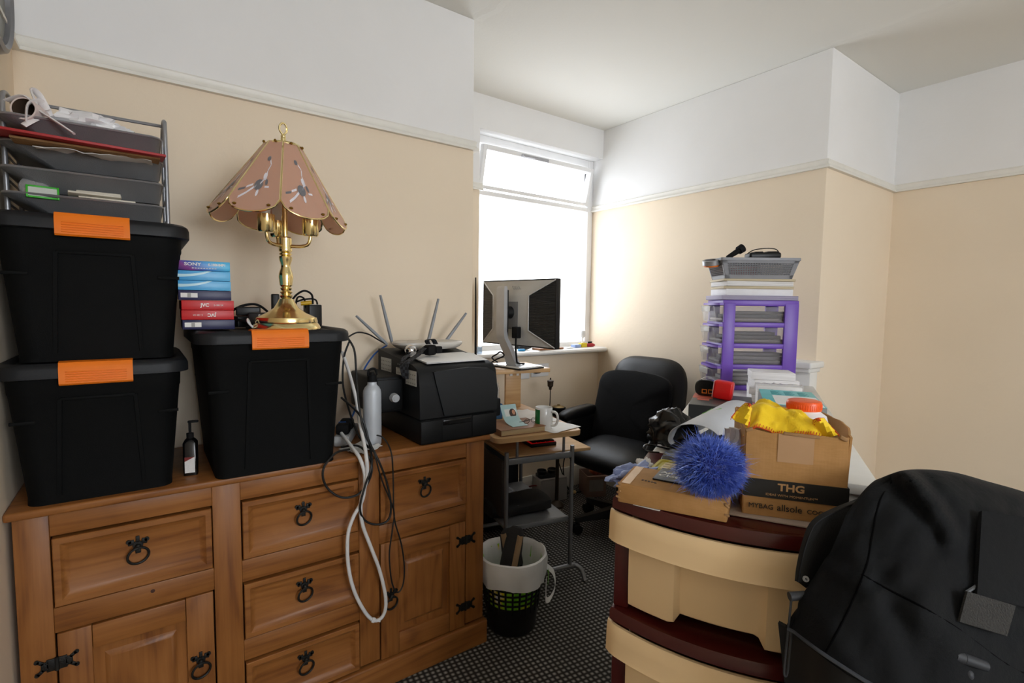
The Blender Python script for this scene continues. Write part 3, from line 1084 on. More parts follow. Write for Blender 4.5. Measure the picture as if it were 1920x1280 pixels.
for k in range(3):
    a = R(-25 + 120 * k)
    c, s = math.cos(a), math.sin(a)
    m = M()
    m.tube([(c * 0.012, s * 0.012, 0.252), (c * 0.045, s * 0.045, 0.252), (c * 0.066, s * 0.066, 0.260), (c * 0.073, s * 0.073, 0.285)], 0.0052, 10, 6)
    arm = L.part('arm', m, BRASS)
    m = M()
    T = Matrix.Translation((c * 0.073, s * 0.073, 0.282))
    m.lathe([(0.001, 0), (0.020, 0.001), (0.0235, 0.006), (0.0235, 0.052), (0.021, 0.052), (0.021, 0.01), (0.001, 0.01)], 28, T)
    L.part('lamp_holder', m, BRASS, arm)
    m = M()
    m.lathe([(0.001, 0.01), (0.011, 0.012), (0.012, 0.06), (0.016, 0.085), (0.014, 0.105), (0.005, 0.122), (0.001, 0.124)], 20, T)
    L.part('bulb', m, mat('frosted_bulb', (0.75, 0.74, 0.70), 0.3), arm)
PINKG = glass('pink_frosted_glass', (0.90, 0.76, 0.68), 0.25, 1.45, 0.50, '#e8c0aa')
L.o.rotation_euler.z = 0
SH0, SH1, RT, RB_ = 0.545, 0.318, 0.052, 0.194
NP = 8
# shade panels: flat glass petals with rounded lower ends, leaning out
sil = mat('silver_grey_print', '#74757a', 0.5, 0.1)
wpr = mat('white_flower_print', '#e4e2ea', 0.5)
for k in range(NP):
    a = 2 * math.pi * (k + 0.5) / NP + R(-102)
    z_edge = 0.330
    def pt(u, q, off=0.0):
        """u from -1 to 1 across, q from 0 at the top to 1 at the scallop corners"""
        rr = RT + (RB_ - RT) * q
        half = math.tan(math.pi / NP) * rr * 0.985
        zz = SH0 + (z_edge - SH0) * q
        p = Vector((rr * math.cos(math.pi / NP) + off, half * u * math.cos(math.pi / NP), zz + off * 0.5))
        return Matrix.Translation((0, 0, 0.55)) @ rot(0, 3.2, 0) @ Matrix.Rotation(a, 4, 'Z') @ (p - Vector((0, 0, 0.55)))
    G = []
    NU = 13
    for j in range(10):
        row = []
        for i in range(NU):
            u = -1 + 2 * i / (NU - 1)
            qe = 0.87 + 0.20 * math.sqrt(max(0, 1 - (u * 0.995) ** 2))
            row.append(pt(u, qe * j / 9))
        G.append(row)
    m = M()
    m.sheet(G, 0.003)
    pn = L.part('shade_panel', m, PINKG)
    m = M()
    edge = [G[0][0]] + [G[j][0] for j in range(1, 10)] + G[9][1:-1] + [G[j][-1] for j in range(9, -1, -1)]
    m.tube(edge, 0.0026, 6, 1, smooth=False)
    L.part('brass_edge', m, BRASS, pn)
    m = M()
    for u in (-0.62, 0.62):
        p = pt(u, 0.985, 0.003)
        m.ball(p, 0.0055, 8, 5, (1, 1, 0.7))
    m.ball(pt(0.0, 0.015, 0.006), 0.0042, 8, 5)
    L.part('stud', m, mat('dark_brass', '#8a6a2a', 0.3, 0.9), pn)

    def spray(mw_, ms, side):
        """a drooping flower spray printed on the pane"""
        w1, w2 = M(), M()
        def dab(mm, u, q, r, e=1.0, ang=0):
            n = 10
            u, q, r = u * 1.4, 0.60 + (q - 0.62) * 1.4, r * 1.3
            V = []
            for i in range(n):
                t_ = 2 * math.pi * i / n
                du, dq = r * math.cos(t_) * e, r * math.sin(t_)
                ca, sa = math.cos(ang), math.sin(ang)
                V.append(pt(u + (du * ca - dq * sa) * 1.5, q + (du * sa + dq * ca), side * 0.0022))
            mm.add(V, [list(range(n))])
        def line(mm, pts, wd):
            pts = [(a_ * 1.4, 0.60 + (b_ - 0.62) * 1.4) for a_, b_ in pts]
            for (u0, q0), (u1, q1) in zip(pts[:-1], pts[1:]):
                l = math.hypot(u1 - u0, q1 - q0)
                nu, nq = -(q1 - q0) / l * wd * 1.5, (u1 - u0) / l * wd
                mm.add([pt(u0 + nu, q0 + nq, side * 0.0022), pt(u0 - nu, q0 - nq, side * 0.0022), pt(u1 - nu, q1 - nq, side * 0.0022), pt(u1 + nu, q1 + nq, side * 0.0022)], [[0, 1, 2, 3]])
        line(w1, [(0.12, 0.42), (0.22, 0.47), (0.14, 0.54), (0.18, 0.60), (0.02, 0.68)], 0.016)
        dab(w2, 0.02, 0.40, 0.03, 2.4)
        dab(w1, 0.12, 0.60, 0.042, 1.3, 0.5)
        dab(w2, -0.02, 0.69, 0.062, 1.7)
        dab(w2, 0.22, 0.66, 0.03, 1.3, 0.8)
        dab(w1, 0.02, 0.775, 0.04, 0.7)
        line(w1, [(-0.08, 0.70), (-0.30, 0.78), (-0.46, 0.83)], 0.019)
        line(w1, [(-0.20, 0.69), (-0.38, 0.72)], 0.016)
        line(w2, [(-0.40, 0.73), (-0.58, 0.75)], 0.016)
        line(w1, [(0.20, 0.71), (0.34, 0.71)], 0.013)
        return w1, w2
    w1, w2 = spray(None, None, 1)
    L.part('flower_print', w1, wpr, pn)
    L.part('leaf_print', w2, sil, pn)
m = M()
m.lathe([(0.0005, 0.552), (0.049, 0.550), (0.053, 0.545), (0.053, 0.542), (0.0005, 0.542)], 32)
L.part('shade_cap', m, BRASS)
m = M()
m.cyl((0, 0, 0.55), (0, 0, 0.572), 0.006)
m.ball((0, 0, 0.575), 0.0075, 12, 8)
m.tube([(0, 0, 0.578), (0.010, 0, 0.592), (0.009, 0, 0.606), (0, 0, 0.614), (-0.009, 0, 0.606), (-0.010, 0, 0.592), (0, 0, 0.578)], 0.0028, 7, 5)
L.part('finial', m, BRASS)
# ------------------------------------------------------------------ small things on the sideboard and the lone tote
t = Thing('pump_bottle', 'small black pump bottle with a white label, between the totes on the sideboard', 'bottle', (0.098, 1.655, 0.815), rz=-10)
m = M()
m.loft([rrect(0.034, 0.034, 0.006, 4, z) for z in (0, 0.09)] + [rrect(0.026, 0.026, 0.008, 4, 0.098), rrect(0.016, 0.016, 0.007, 4, 0.103)])
t.part('bottle', m, BLKS)
m = M()
m.cyl((0, 0, 0.10), (0, 0, 0.116), 0.009)
m.cyl((0, 0, 0.116), (0, 0, 0.150), 0.0035)
m.box((0.008, 0, 0.148), (0.026, 0.009, 0.006), 0.002)
t.part('pump', m, BLKM)
t.part('label', M().bb((-0.013, -0.0176, 0.008), (0.011, -0.0168, 0.052), 0), mat('white_label', (0.74, 0.73, 0.72), 0.5, var=0.05, vscale=300))
t.part('red_corner', M().prism([(-0.0131, 0.0521), (0.0111, 0.0521), (-0.0131, 0.040)], 0.0003, Matrix.Translation((0, -0.0177, 0)) @ rot(90)), mat('dull_red', '#7a1d1a', 0.5))

t = Thing('water_bottle', 'grey aluminium water bottle with a black cap, beside the printer', 'bottle', (0.627, 1.668, 0.815))
t.part('bottle', M().lathe([(0.001, 0), (0.027, 0), (0.030, 0.004), (0.0305, 0.02), (0.0305, 0.178), (0.029, 0.188), (0.024, 0.198), (0.018, 0.204), (0.0155, 0.208), (0.0155, 0.220), (0.001, 0.220)], 32), mat('brushed_aluminium', '#c2c8cf', 0.45, 0.15))
m = M()
m.cyl((0, 0, 0.217), (0, 0, 0.240), 0.0165, 0.0155)
m.cyl((0, 0, 0.240), (0, 0, 0.250), 0.010, 0.008)
m.tube([(-0.014, 0, 0.237), (-0.010, 0, 0.257), (0.010, 0, 0.260), (0.017, 0, 0.240)], 0.004, 8, 5)
t.part('cap', m, BLKM)

# clutter heaped round the lamp foot
def adapter(label, c, d, rz, lab=None, nm='power_adapter', cat='adapter', **k):
    t = Thing(nm, label, cat, c, rz=rz)
    t.part('case', M().bb((-d[0] / 2, -d[1] / 2, 0), (d[0] / 2, d[1] / 2, d[2]), 0.004, seg=3), BLK)
    if lab:
        t.part('sticker', M().bb((-d[0] * 0.36, -d[1] * 0.36, d[2] - 0.001), (d[0] * 0.36, d[1] * 0.36, d[2] + 0.0006), 0), INKW)
    return t


TZ = 1.219
adapter('black power brick with a white label on top, right of the lamp foot', (0.470, 1.80, TZ), (0.045, 0.05, 0.072), 8, True)
adapter('flat black power brick lying left of the lamp, nearest the tape boxes', (0.265, 1.80, TZ), (0.075, 0.05, 0.034), 20)
adapter('black boxy charger stacked on the flat brick left of the lamp', (0.275, 1.81, TZ + 0.035), (0.07, 0.05, 0.028), -8)
adapter('black plug standing upright just behind the lamp stem', (0.362, 1.845, TZ + 0.040), (0.024, 0.022, 0.066), 0)
adapter('low black box under the upright plug behind the lamp', (0.362, 1.845, TZ), (0.08, 0.05, 0.039), 5)
t = adapter('small black camera-like gadget with a pale sticker, left of the lamp foot', (0.292, 1.74, TZ), (0.055, 0.035, 0.046), -14, nm='gadget', cat='gadget')
t.part('sticker', M().box((0.008, -0.018, 0.032), (0.016, 0.0012, 0.014), 0.0003, ry=20), INKW)
t.part('lens', M().cyl((-0.012, -0.017, 0.02), (-0.012, -0.028, 0.02), 0.012), BLKS)
solo('yellow_plug', 'yellow video plug lying on black leads right of the lamp stem', 'plug', M().cyl((0.430, 1.79, TZ + 0.075), (0.463, 1.785, TZ + 0.079), 0.007), mat('yellow_plug', '#c9a21a', 0.4), world=True, loc=(0.44, 1.79, TZ))
m = M()
m.tube([(0.40, 1.80, TZ + 0.08), (0.42, 1.80, TZ + 0.105), (0.445, 1.80, TZ + 0.118), (0.468, 1.80, TZ + 0.105), (0.472, 1.805, TZ + 0.074)], 0.0035, 7)
m.tube([(0.415, 1.80, TZ + 0.06), (0.42, 1.79, TZ + 0.095), (0.44, 1.79, TZ + 0.092), (0.448, 1.80, TZ + 0.06)], 0.003, 7)
m.tube([(0.418, 1.81, TZ + 0.08), (0.45, 1.81, TZ + 0.090), (0.485, 1.81, TZ + 0.086), (0.49, 1.82, TZ + 0.04), (0.49, 1.84, TZ + 0.004)], 0.003, 7)
solo('looped_lead', 'black lead looping up behind the lamp, over the labelled brick', 'cable', m, BLKM, world=True, loc=(0.44, 1.8, TZ))
m = M()
m.tube([(0.225, 1.83, TZ + 0.045), (0.26, 1.82, TZ + 0.066), (0.30, 1.82, TZ + 0.070), (0.33, 1.82, TZ + 0.05), (0.35, 1.81, TZ + 0.02)], 0.004, 7)
m.tube([(0.22, 1.78, TZ + 0.018), (0.24, 1.745, TZ + 0.024), (0.27, 1.72, TZ + 0.010), (0.27, 1.70, TZ + 0.004), (0.25, 1.69, TZ + 0.004)], 0.0035, 7)
solo('tangled_lead', 'black lead lying over the bricks between the tape boxes and lamp', 'cable', m, BLKM, world=True, loc=(0.25, 1.78, TZ))
m = M()
m.tube([(0.262, 1.648, TZ + 0.004), (0.250, 1.655, TZ + 0.020), (0.252, 1.67, TZ + 0.028), (0.262, 1.69, TZ + 0.010)], 0.003, 7)
solo('white_lead_end', 'short white lead end curling at the left of the lamp foot', 'cable', m, WHT, world=True, loc=(0.255, 1.66, TZ))

# ------------------------------------------------------------------ printer
PM = mat('printer_black', '#0a0c0e', 0.55, spec=0.3, var=0.08, bump=0.08, bscale=600)
PR_ = Thing('printer', 'big black office printer standing on the right end of the pine sideboard', 'printer', (0.9, 1.74, 0.815), world=True)
z0 = 0.815
m = M()
m.bb((0.752, 1.552, z0), (1.062, 1.93, z0 + 0.088), 0.010, seg=3)
m.bb((0.752, 1.548, z0 + 0.006), (0.835, 1.56, z0 + 0.084), 0.004)
m.bb((0.955, 1.548, z0 + 0.006), (1.062, 1.56, z0 + 0.084), 0.004)
PR_.part('paper_tray', m, PM)
PR_.part('tray_grip', M().bb((0.838, 1.549, z0 + 0.060), (0.952, 1.556, z0 + 0.080), 0.003), BLKS)
m = M()
prof = [(1.556, z0 + 0.090), (1.560, z0 + 0.20), (1.568, z0 + 0.242), (1.585, z0 + 0.262), (1.62, z0 + 0.272), (1.93, z0 + 0.305), (1.93, z0 + 0.090)]
TX = lambda x: Matrix(((0, 0, 1, x), (1, 0, 0, 0), (0, 1, 0, 0), (0, 0, 0, 1)))
m.prism(prof, 0.316, TX(0.752))
PR_.part('body', m, PM)
m = M()
# front flap with a slanted left edge
pf = [(0.842, z0 + 0.096), (1.062, z0 + 0.096), (1.066, z0 + 0.17), (1.058, z0 + 0.232), (1.03, z0 + 0.250), (0.95, z0 + 0.258), (0.806, z0 + 0.250), (0.812, z0 + 0.21)]
V0 = []
fyz = lambda z: 1.556 + max(0, (z - z0 - 0.18)) * 0.16
m.add([Vector((x, fyz(z) - 0.007, z)) for x, z in pf] + [Vector((x, fyz(z) + 0.004, z)) for x, z in pf],
      [list(range(8)), [15 - i for i in range(8)]] + [[i, 8 + i, 8 + (i + 1) % 8, (i + 1) % 8] for i in range(8)])
PR_.part('front_flap', m, mat('printer_flap', '#0d1114', 0.5, spec=0.35, var=0.06, bump=0.08, bscale=600))
m = M()
m.bb((1.060, 1.575, z0 + 0.060), (1.100, 1.78, z0 + 0.130), 0.008)
m.bb((1.060, 1.60, z0 + 0.125), (1.084, 1.80, z0 + 0.200), 0.008)
PR_.part('side_tray', m, PM)
m = M()
m.bb((0.640, 1.70, z0 + 0.095), (0.754, 1.93, z0 + 0.225), 0.008, seg=3)
m.bb((0.655, 1.692, z0 + 0.105), (0.750, 1.702, z0 + 0.215), 0.004)
PR_.part('side_unit', m, PM)
m = M()
m.cyl((0.715, 1.694, z0 + 0.150), (0.715, 1.672, z0 + 0.150), 0.017, 0.014)
m.cyl((0.715, 1.673, z0 + 0.150), (0.715, 1.669, z0 + 0.150), 0.010, 0.009)
PR_.part('knob', m, mat('pale_grey_knob', '#b9bcc0', 0.4))
lab = mat('printer_label', '#c4c6c2', 0.5)
for ya, yb, za, zb in ((1.585, 1.67, 0.20, 0.252), (1.71, 1.755, 0.225, 0.25), (1.80, 1.90, 0.225, 0.275)):
    m = M()
    m.bb((0.7508, ya, z0 + za), (0.7525, yb, z0 + zb), 0)
    l_ = PR_.part('label', m, lab)
    m = M()
    n = int((yb - ya) / 0.016)
    for i in range(n):
        for j in range(3):
            m.bb((0.7504, ya + 0.006 + i * 0.016, z0 + za + 0.006 + j * 0.015), (0.7509, ya + 0.014 + i * 0.016, z0 + za + 0.010 + j * 0.015), 0)
    PR_.part('print', m, mat('faint_print', '#8b8d8a', 0.6), l_)

# router on the printer
RTR = Thing('router', 'white flat router with four grey aerials, on top of the black printer', 'router', (0.92, 1.86, 1.108), world=True)
m = M()
rr = []
for z, k in ((0.0, 0.80), (0.008, 0.92), (0.020, 1.0), (0.026, 0.99), (0.029, 0.95)):
    rr.append([Vector((0.925 + 0.142 * k * math.copysign(abs(math.cos(a)) ** 0.6, math.cos(a)), 1.845 + 0.078 * k * math.copysign(abs(math.sin(a)) ** 0.6, math.sin(a)), 1.121 + z)) for a in [2 * math.pi * i / 40 for i in range(40)]])
m.loft(rr)
RTR.part('case', m, mat('router_white', '#c9c5be', 0.35))
ANT = mat('aerial_grey', '#8b9096', 0.42)
for a, b, y in (((722, 642), (668, 592), 1.90), ((734, 638), (713, 553), 1.925), ((803, 640), (822, 560), 1.925), ((834, 642), (874, 587), 1.90)):
    p, q = at(*a, y=y), at(*b, y=y)
    d = (q - p).normalized()
    m = M()
    X = Matrix.Translation(p) @ d.to_track_quat('Z', 'Y').to_matrix().to_4x4()
    L_ = (q - p).length
    m.loft([rrect(w_, w_ * 0.75, 0.004, 3, z) for w_, z in ((0.012, -0.012), (0.0155, 0.01), (0.0145, L_ * 0.5), (0.011, L_))], T=X)
    RTR.part('aerial', m, ANT)

# loose papers, headlamp and strap on the printer
m = M()
for k, (rz, dx) in enumerate(((2, 0), (-4, 0.008), (5, -0.006))):
    m.box((0.925 + dx, 1.68, 1.096 + 0.0022 * k), (0.25, 0.14, 0.0018), 0.0004, rz=rz, rx=6)
solo('printed_sheets', 'thin pile of white sheets lying on the printer in front of the router', 'paper', m, PAPER, world=True, loc=(0.925, 1.68, 1.09))
t = Thing('head_torch', 'head torch with a shiny round reflector and patterned grey strap, draped over the printer', 'head torch', (0.80, 1.72, 1.10), world=True)
m = M()
T = Matrix.Translation((0.800, 1.735, 1.128)) @ rot(70, 0, -25)
m.lathe([(0.001, 0.012), (0.010, 0.010), (0.018, 0.004), (0.0225, -0.006), (0.0225, -0.012), (0.012, -0.020), (0.001, -0.022)], 28, T)
t.part('reflector', m, CHR)
m = M()
m.box((0.862, 1.70, 1.128), (0.040, 0.034, 0.038), 0.008, rz=15, seg=3)
m.box((0.892, 1.695, 1.128), (0.028, 0.022, 0.026), 0.004, rz=8)
t.part('lamp_body', m, BLKM)
kk = N('strap_pattern')
ck = kk.n('TexChecker')
ck.inputs['Scale'].default_value = 90
kk.l(kk.coords(), ck.inputs['Vector'])
kk.base(kk.mix(ck.outputs['Fac'], '#16171b', '#3b3e46'))
kk.b.inputs['Roughness'].default_value = 0.8
STRAP = kk.m
def ribbon(m, pts, w, wdir, th=0.0016, sub=8):
    P = catmull(pts, sub)
    wd = Vector(wdir).normalized()
    m.sheet([[p - wd * w / 2, p + wd * w / 2] for p in P], th)
m = M()
ribbon(m, [(0.86, 1.715, 1.143), (0.835, 1.70, 1.134), (0.805, 1.68, 1.116), (0.775, 1.665, 1.104), (0.748, 1.655, 1.090), (0.742, 1.65, 1.065), (0.743, 1.652, 1.035)], 0.026, (0.35, -0.9, 0))
ribbon(m, [(0.743, 1.652, 1.035), (0.738, 1.66, 1.05), (0.740, 1.675, 1.082), (0.76, 1.70, 1.104), (0.79, 1.72, 1.112)], 0.022, (0.35, -0.9, 0))
ribbon(m, [(0.855, 1.70, 1.15), (0.845, 1.69, 1.165), (0.865, 1.685, 1.168), (0.880, 1.69, 1.150)], 0.024, (0.3, -0.9, 0.1))
t.part('strap', m, STRAP)

# ------------------------------------------------------------------ cables over the sideboard front
CY = 1.545


def cable(name, label, pts, r, mt, group=None, n=8):
    P = []
    for p in pts:
        P.append(at(p[0], p[1], y=p[2]) if p[1] > 20 else Vector(p))
    m = M()
    m.tube(P, r, n, 6)
    c = sum(P, Vector()) / len(P)
    return solo(name, label, 'cable', m, mt, world=True, loc=c, group=group)


WCAB = mat('white_cable', (0.72, 0.72, 0.72), 0.4)
BCAB = mat('black_cable', '#161616', 0.45)
F_ = 1.536
cable('white_cable', 'thick white cable hanging in one long loop down the front of the pine sideboard',
      [(640, 812, 1.70), (660, 838, 1.60), (676, 862, F_), (684, 895, F_), (680, 935, F_), (662, 970, F_), (652, 1005, F_), (653, 1060, F_), (665, 1110, F_), (688, 1152, F_), (706, 1163, F_), (720, 1150, F_), (723, 1120, F_),
       (712, 1070, F_), (694, 1022, F_), (679, 980, F_), (677, 940, F_ - .008), (688, 895, F_ - .008), (686, 850, F_ - .01), (676, 800, 1.60), (668, 750, 1.66), (655, 700, 1.75), (642, 660, 1.82)], 0.0058, WCAB, n=10)
m = M()
a = at(700, 1162, y=F_ - 0.004)
m.box(a, (0.012, 0.009, 0.016), 0.003, ry=25)
m.box(a + Vector((0.014, 0, -0.010)), (0.022, 0.003, 0.003), 0.001, ry=25)
solo('cable_tie', 'small white cable tie at the bottom of the hanging white cable loop', 'cable tie', m, WHT, world=True, loc=a)
BC = 'black cables dangling over the sideboard'
cable('black_cable', 'black cable making the round loop left of the white cable, over the top middle drawer',
      [(655, 842, 1.60), (628, 850, 1.56), (606, 880, F_), (612, 912, F_), (640, 932, F_), (672, 926, F_), (692, 900, F_), (697, 872, F_), (685, 846, 1.56), (668, 835, 1.60), (640, 838, 1.64)], 0.0036, BCAB, BC)
cable('black_cable', 'black cable from the tote lid looping just right of the white cable',
      [(648, 628, 1.66), (664, 655, 1.66), (668, 700, 1.64), (673, 760, 1.60), (684, 812, 1.58), (706, 855, F_), (724, 900, F_), (733, 945, F_), (728, 974, F_), (706, 983, F_), (684, 975, F_), (675, 952, F_ - .012), (684, 912, F_ - .012), (697, 870, F_ - .01), (692, 830, 1.58), (676, 780, 1.60), (640, 745, 1.68)], 0.0036, BCAB, BC)
cable('black_cable', 'thin black cable hanging lowest, to the door beside the white cable',
      [(690, 820, 1.60), (702, 850, F_), (716, 900, F_), (738, 955, F_), (736, 990, F_), (730, 1040, F_), (735, 1092, F_), (746, 1110, F_), (756, 1094, F_), (758, 1060, F_), (752, 1018, F_), (741, 980, F_), (738, 950, F_ - .01), (737, 890, F_ - .01), (733, 846, F_ - .01), (718, 820, 1.60), (700, 815, 1.66)], 0.0026, BCAB, BC)
cable('black_cable', 'black cable running from the tote lid straight down behind the white cable',
      [(655, 640, 1.80), (645, 670, 1.80), (643, 720, 1.78), (655, 770, 1.72), (672, 815, 1.66), (688, 835, 1.60), (700, 850, 1.58)], 0.0036, BCAB, BC)
cable('aerial_lead', 'black cable arching from the tote lid across to the router', [(652, 632, 1.78), (670, 623, 1.80), (690, 626, 1.84), (708, 636, 1.88), (722, 644, 1.90)], 0.003, BCAB)
cable('blue_cable', 'blue network cable rising behind the grey water bottle to the router',
      [(636, 792, 1.75), (655, 788, 1.78), (668, 760, 1.80), (674, 722, 1.90), (684, 690, 1.94), (704, 662, 1.95), (726, 647, 1.94)], 0.0032, mat('blue_cable', '#23549c', 0.45))
t = Thing('power_strip', 'grey-white power strip behind the hanging cables, against the lone tote', 'power strip', (0.575, 1.78, 0.815), rz=62)
t.part('case', M().bb((-0.10, -0.025, 0), (0.10, 0.025, 0.036), 0.006), mat('strip_grey_white', '#b7b9ba', 0.45))
for k in range(2):
    t.part('plug', M().bb((-0.085 + 0.07 * k, -0.022, 0.0365), (-0.04 + 0.07 * k, 0.022, 0.072), 0.008), BLKM)
m = M()
m.sheet(crumple(14, 12, 0.10, 0.10, 0.016, 26, 4), 0.0015)
solo('white_cloth', 'crumpled white tissue on the sideboard edge beside the lone tote', 'tissue', m, PAPER, loc=(0.575, 1.63, 0.8165), rz=20)

# ------------------------------------------------------------------ computer trolley
TX0, TY0, TRZ = 1.61, 1.72, -12
TL = Matrix.Translation((TX0, TY0, 0)) @ rot(0, 0, TRZ)
TR = Thing('computer_trolley', 'silver-framed computer trolley with pale wood top and monitor riser, by the window', 'desk', (TX0, TY0, 0), rz=TRZ)
DESK = pine('pale_beech', 'x')
# pale beech instead of pine colours
for nd in DESK.node_tree.nodes:
    if nd.type == 'VALTORGB':
        for e, c in zip(nd.color_ramp.elements, ('#b08a5c', '#c09a6c', '#caa678', '#d2b084')):
            e.color = hexc(c)
    if nd.type == 'TEX_VORONOI':
        nd.inputs['Scale'].default_value = 0.01
for u, v in ((-0.335, 0), (0, 0), (-0.335, 0.56), (0, 0.56)):
    TR.part('leg', M().loft([rrect(0.018, 0.018, 0.007, 4, z, u, v) for z in (0.06, 0.648)]), STEEL)
for v in (0, 0.56):
    TR.part('cross_rail', M().bb((-0.328, v - 0.009, 0.592), (-0.007, v + 0.009, 0.620), 0.003), STEEL)
for v, s in ((0, -1), (0.56, 1)):
    m = M()
    m.tube([(-0.40, s * 0.05, 0.004), (-0.395, s * 0.035, 0.045), (-0.37, 0, 0.062), (-0.30, 0, 0.064), (-0.15, 0, 0.064), (0, 0, 0.064), (0.028, 0, 0.062), (0.050, s * 0.025, 0.047), (0.055, s * 0.05, 0.004)], 0.011, 10, 6, T=Matrix.Translation((0, v, 0)))
    TR.part('foot', m, STEEL)
m = M()
m.bb((-0.33, 0.02, 0.285), (-0.004, 0.54, 0.300), 0.003)
m.bb((-0.33, 0.012, 0.280), (-0.004, 0.026, 0.304), 0.003)
TR.part('lower_shelf', m, mat('grey_shelf', '#83878c', 0.4, 0.3))
TR.part('side_board', M().bb((-0.345, 0.03, 0.34), (-0.332, 0.54, 0.60), 0.002), mat('dark_board', '#2a2320', 0.6))
TR.part('keyboard_shelf', M().bb((-0.30, 0.05, 0.596), (0.135, 0.56, 0.612), 0.003), DESK)
for u in (-0.275, -0.035):
    for v in (0.02, 0.55):
        TR.part('support_rod', M().cyl((u, v, 0.605), (u, v, 0.702), 0.0065, n=12), STEEL)
m = M()
m.loft([rrect(0.437, 0.69, 0.035, 6, z, -0.182, 0.315) for z in (0.700, 0.702)] + [rrect(0.440, 0.693, 0.036, 6, z, -0.182, 0.315) for z in (0.706, 0.722)] + [rrect(0.434, 0.687, 0.034, 6, 0.725, -0.182, 0.315)])
TR.part('desktop', m, DESK)
TR.part('riser_post', M().bb((-0.105, 0.55, 0.724), (-0.012, 0.57, 0.936), 0.002), DESK)
TR.part('riser_shelf', M().bb((-0.225, 0.41, 0.936), (0.098, 0.72, 0.958), 0.003), DESK)
for u in (-0.075, -0.035):
    TR.part('white_clip', M().bb((u - 0.008, 0.544, 0.905), (u + 0.008, 0.551, 0.934), 0.001), WHT)

# monitor seen from behind
MO = Thing('monitor', 'silver and black flat monitor seen from behind, on the trolley riser before the window', 'monitor', (1.668, 2.235, 0.958), rz=-81.5)
SILM = mat('monitor_silver', '#b3b3b0', 0.45, 0.1, bump=0.03, bscale=900)
vent = N('vent_ribs')
wv = vent.n('TexWave', wave_type='BANDS', bands_direction='Z')
wv.inputs['Scale'].default_value = 42
vent.l(vent.coords(), wv.inputs['Vector'])
vent.base('#17181a')
vent.b.inputs['Roughness'].default_value = 0.45
vent.bump(wv.outputs['Fac'], 0.6, 0.004)
W2, ZB, ZT_ = 0.282, 0.116, 0.478
MO.part('screen_frame', M().bb((-W2, -0.012, ZB), (W2, 0.022, ZT_), 0.004), BLK)
MO.part('screen', M().bb((-W2 + 0.015, 0.0215, ZB + 0.02), (W2 - 0.015, 0.0235, ZT_ - 0.015), 0), mat('dark_screen', '#08090b', 0.15))
m = M()
q = lambda w_, zb, zt, y: [Vector((-w_, y, zb)), Vector((w_, y, zb)), Vector((w_, y, zt)), Vector((-w_, y, zt))]
m.loft([q(W2 - 0.004, ZB + 0.004, ZT_ - 0.004, -0.010), q(0.135, ZB + 0.09, ZT_ - 0.085, -0.062), q(0.132, ZB + 0.093, ZT_ - 0.088, -0.064)], False, True)
for j in (1, 3):
    m.k[j] = 1
MO.part('rear_shell', m, [SILM, vent.m])
m = M()
for s in (-1, 1):
    m = M()
    m.tube([(s * (W2 - 0.006), -0.012, ZT_ - 0.006), (s * 0.136, -0.0635, ZT_ - 0.087), (s * 0.136, -0.0635, ZB + 0.092), (s * (W2 - 0.006), -0.012, ZB + 0.006)], 0.0035, 6, 1, smooth=False)
    MO.part('shell_edge', m, mat('bright_silver', '#c4c4c3', 0.35, 0.2))
MO.part('socket_panel', M().bb((-0.05, -0.066, ZB + 0.095), (0.06, -0.063, ZT_ - 0.12), 0.002), mat('panel_grey', '#6f6f70', 0.5))
m = M()
m.text('DELL', 0.028, face_T(Vector((0.03, -0.046, ZT_ - 0.045)), (1, 0, 0), (0, -0.50, 0.86)), depth=0.0006)
MO.part('logo', m, mat('pale_logo', '#a6a6a4', 0.4))
# stand: foot, slanting neck, upright
m = M()
m.loft([rrect(0.26, 0.19, 0.02, 5, z, 0, -0.01) for z in (0.0, 0.008)])
ft = MO.part('foot_plate', m, BLK)
MO.part('foot_top', M().loft([rrect(0.252, 0.182, 0.018, 5, 0.008, 0, -0.01), rrect(0.24, 0.17, 0.016, 5, 0.014, 0, -0.01)]), mat('foot_silver', '#c2c4c6', 0.25, 0.3), ft)
m = M()
sec = lambda w_, d_, c_: [Vector((w_ * sx, c_[1] + d_ * sy, c_[2])) for sx, sy in ((-1, -1), (1, -1), (1, 1), (-1, 1))]
m.loft([sec(0.038, 0.018, (0, -0.03, 0.010)), sec(0.032, 0.016, (0, -0.07, 0.09)), sec(0.030, 0.014, (0, -0.118, 0.165)), sec(0.030, 0.012, (0, -0.125, 0.20)), sec(0.030, 0.012, (0, -0.125, 0.425)), sec(0.026, 0.009, (0, -0.122, 0.438))])
MO.part('stand_neck', m, mat('neck_silver', '#b9babc', 0.35, 0.3))
MO.part('neck_spine', M().bb((-0.026, -0.113, 0.17), (0.026, -0.098, 0.42), 0.004), BLK)
m = M()
m.cyl((0, -0.10, 0.30), (0, -0.062, 0.30), 0.028, 0.035)
MO.part('hinge', m, BLK)
m = M()
m.bb((0.045, -0.095, 0.165), (0.085, -0.062, 0.225), 0.004)
m.tube([(0.065, -0.08, 0.17), (0.065, -0.082, 0.12), (0.06, -0.07, 0.06), (0.05, -0.05, 0.03), (0.02, 0.03, 0.018)], 0.005, 8, 6)
MO.part('video_lead', m, BLKM)
m = M()
m.tube([(-0.11, -0.05, 0.020), (-0.09, -0.11, 0.05), (-0.03, -0.13, 0.075), (0.0, -0.13, 0.09), (0.015, -0.12, 0.07), (-0.03, -0.14, 0.045), (-0.09, -0.14, 0.012)], 0.004, 8, 6)
solo('desk_lead', 'black lead coiled round the foot of the monitor stand', 'cable', m, BLKM, loc=(1.668, 2.235, 0.958), rz=-81.5)
p0 = at(892.5, 662, y=2.10)
p1 = at(892, 520, y=2.10)
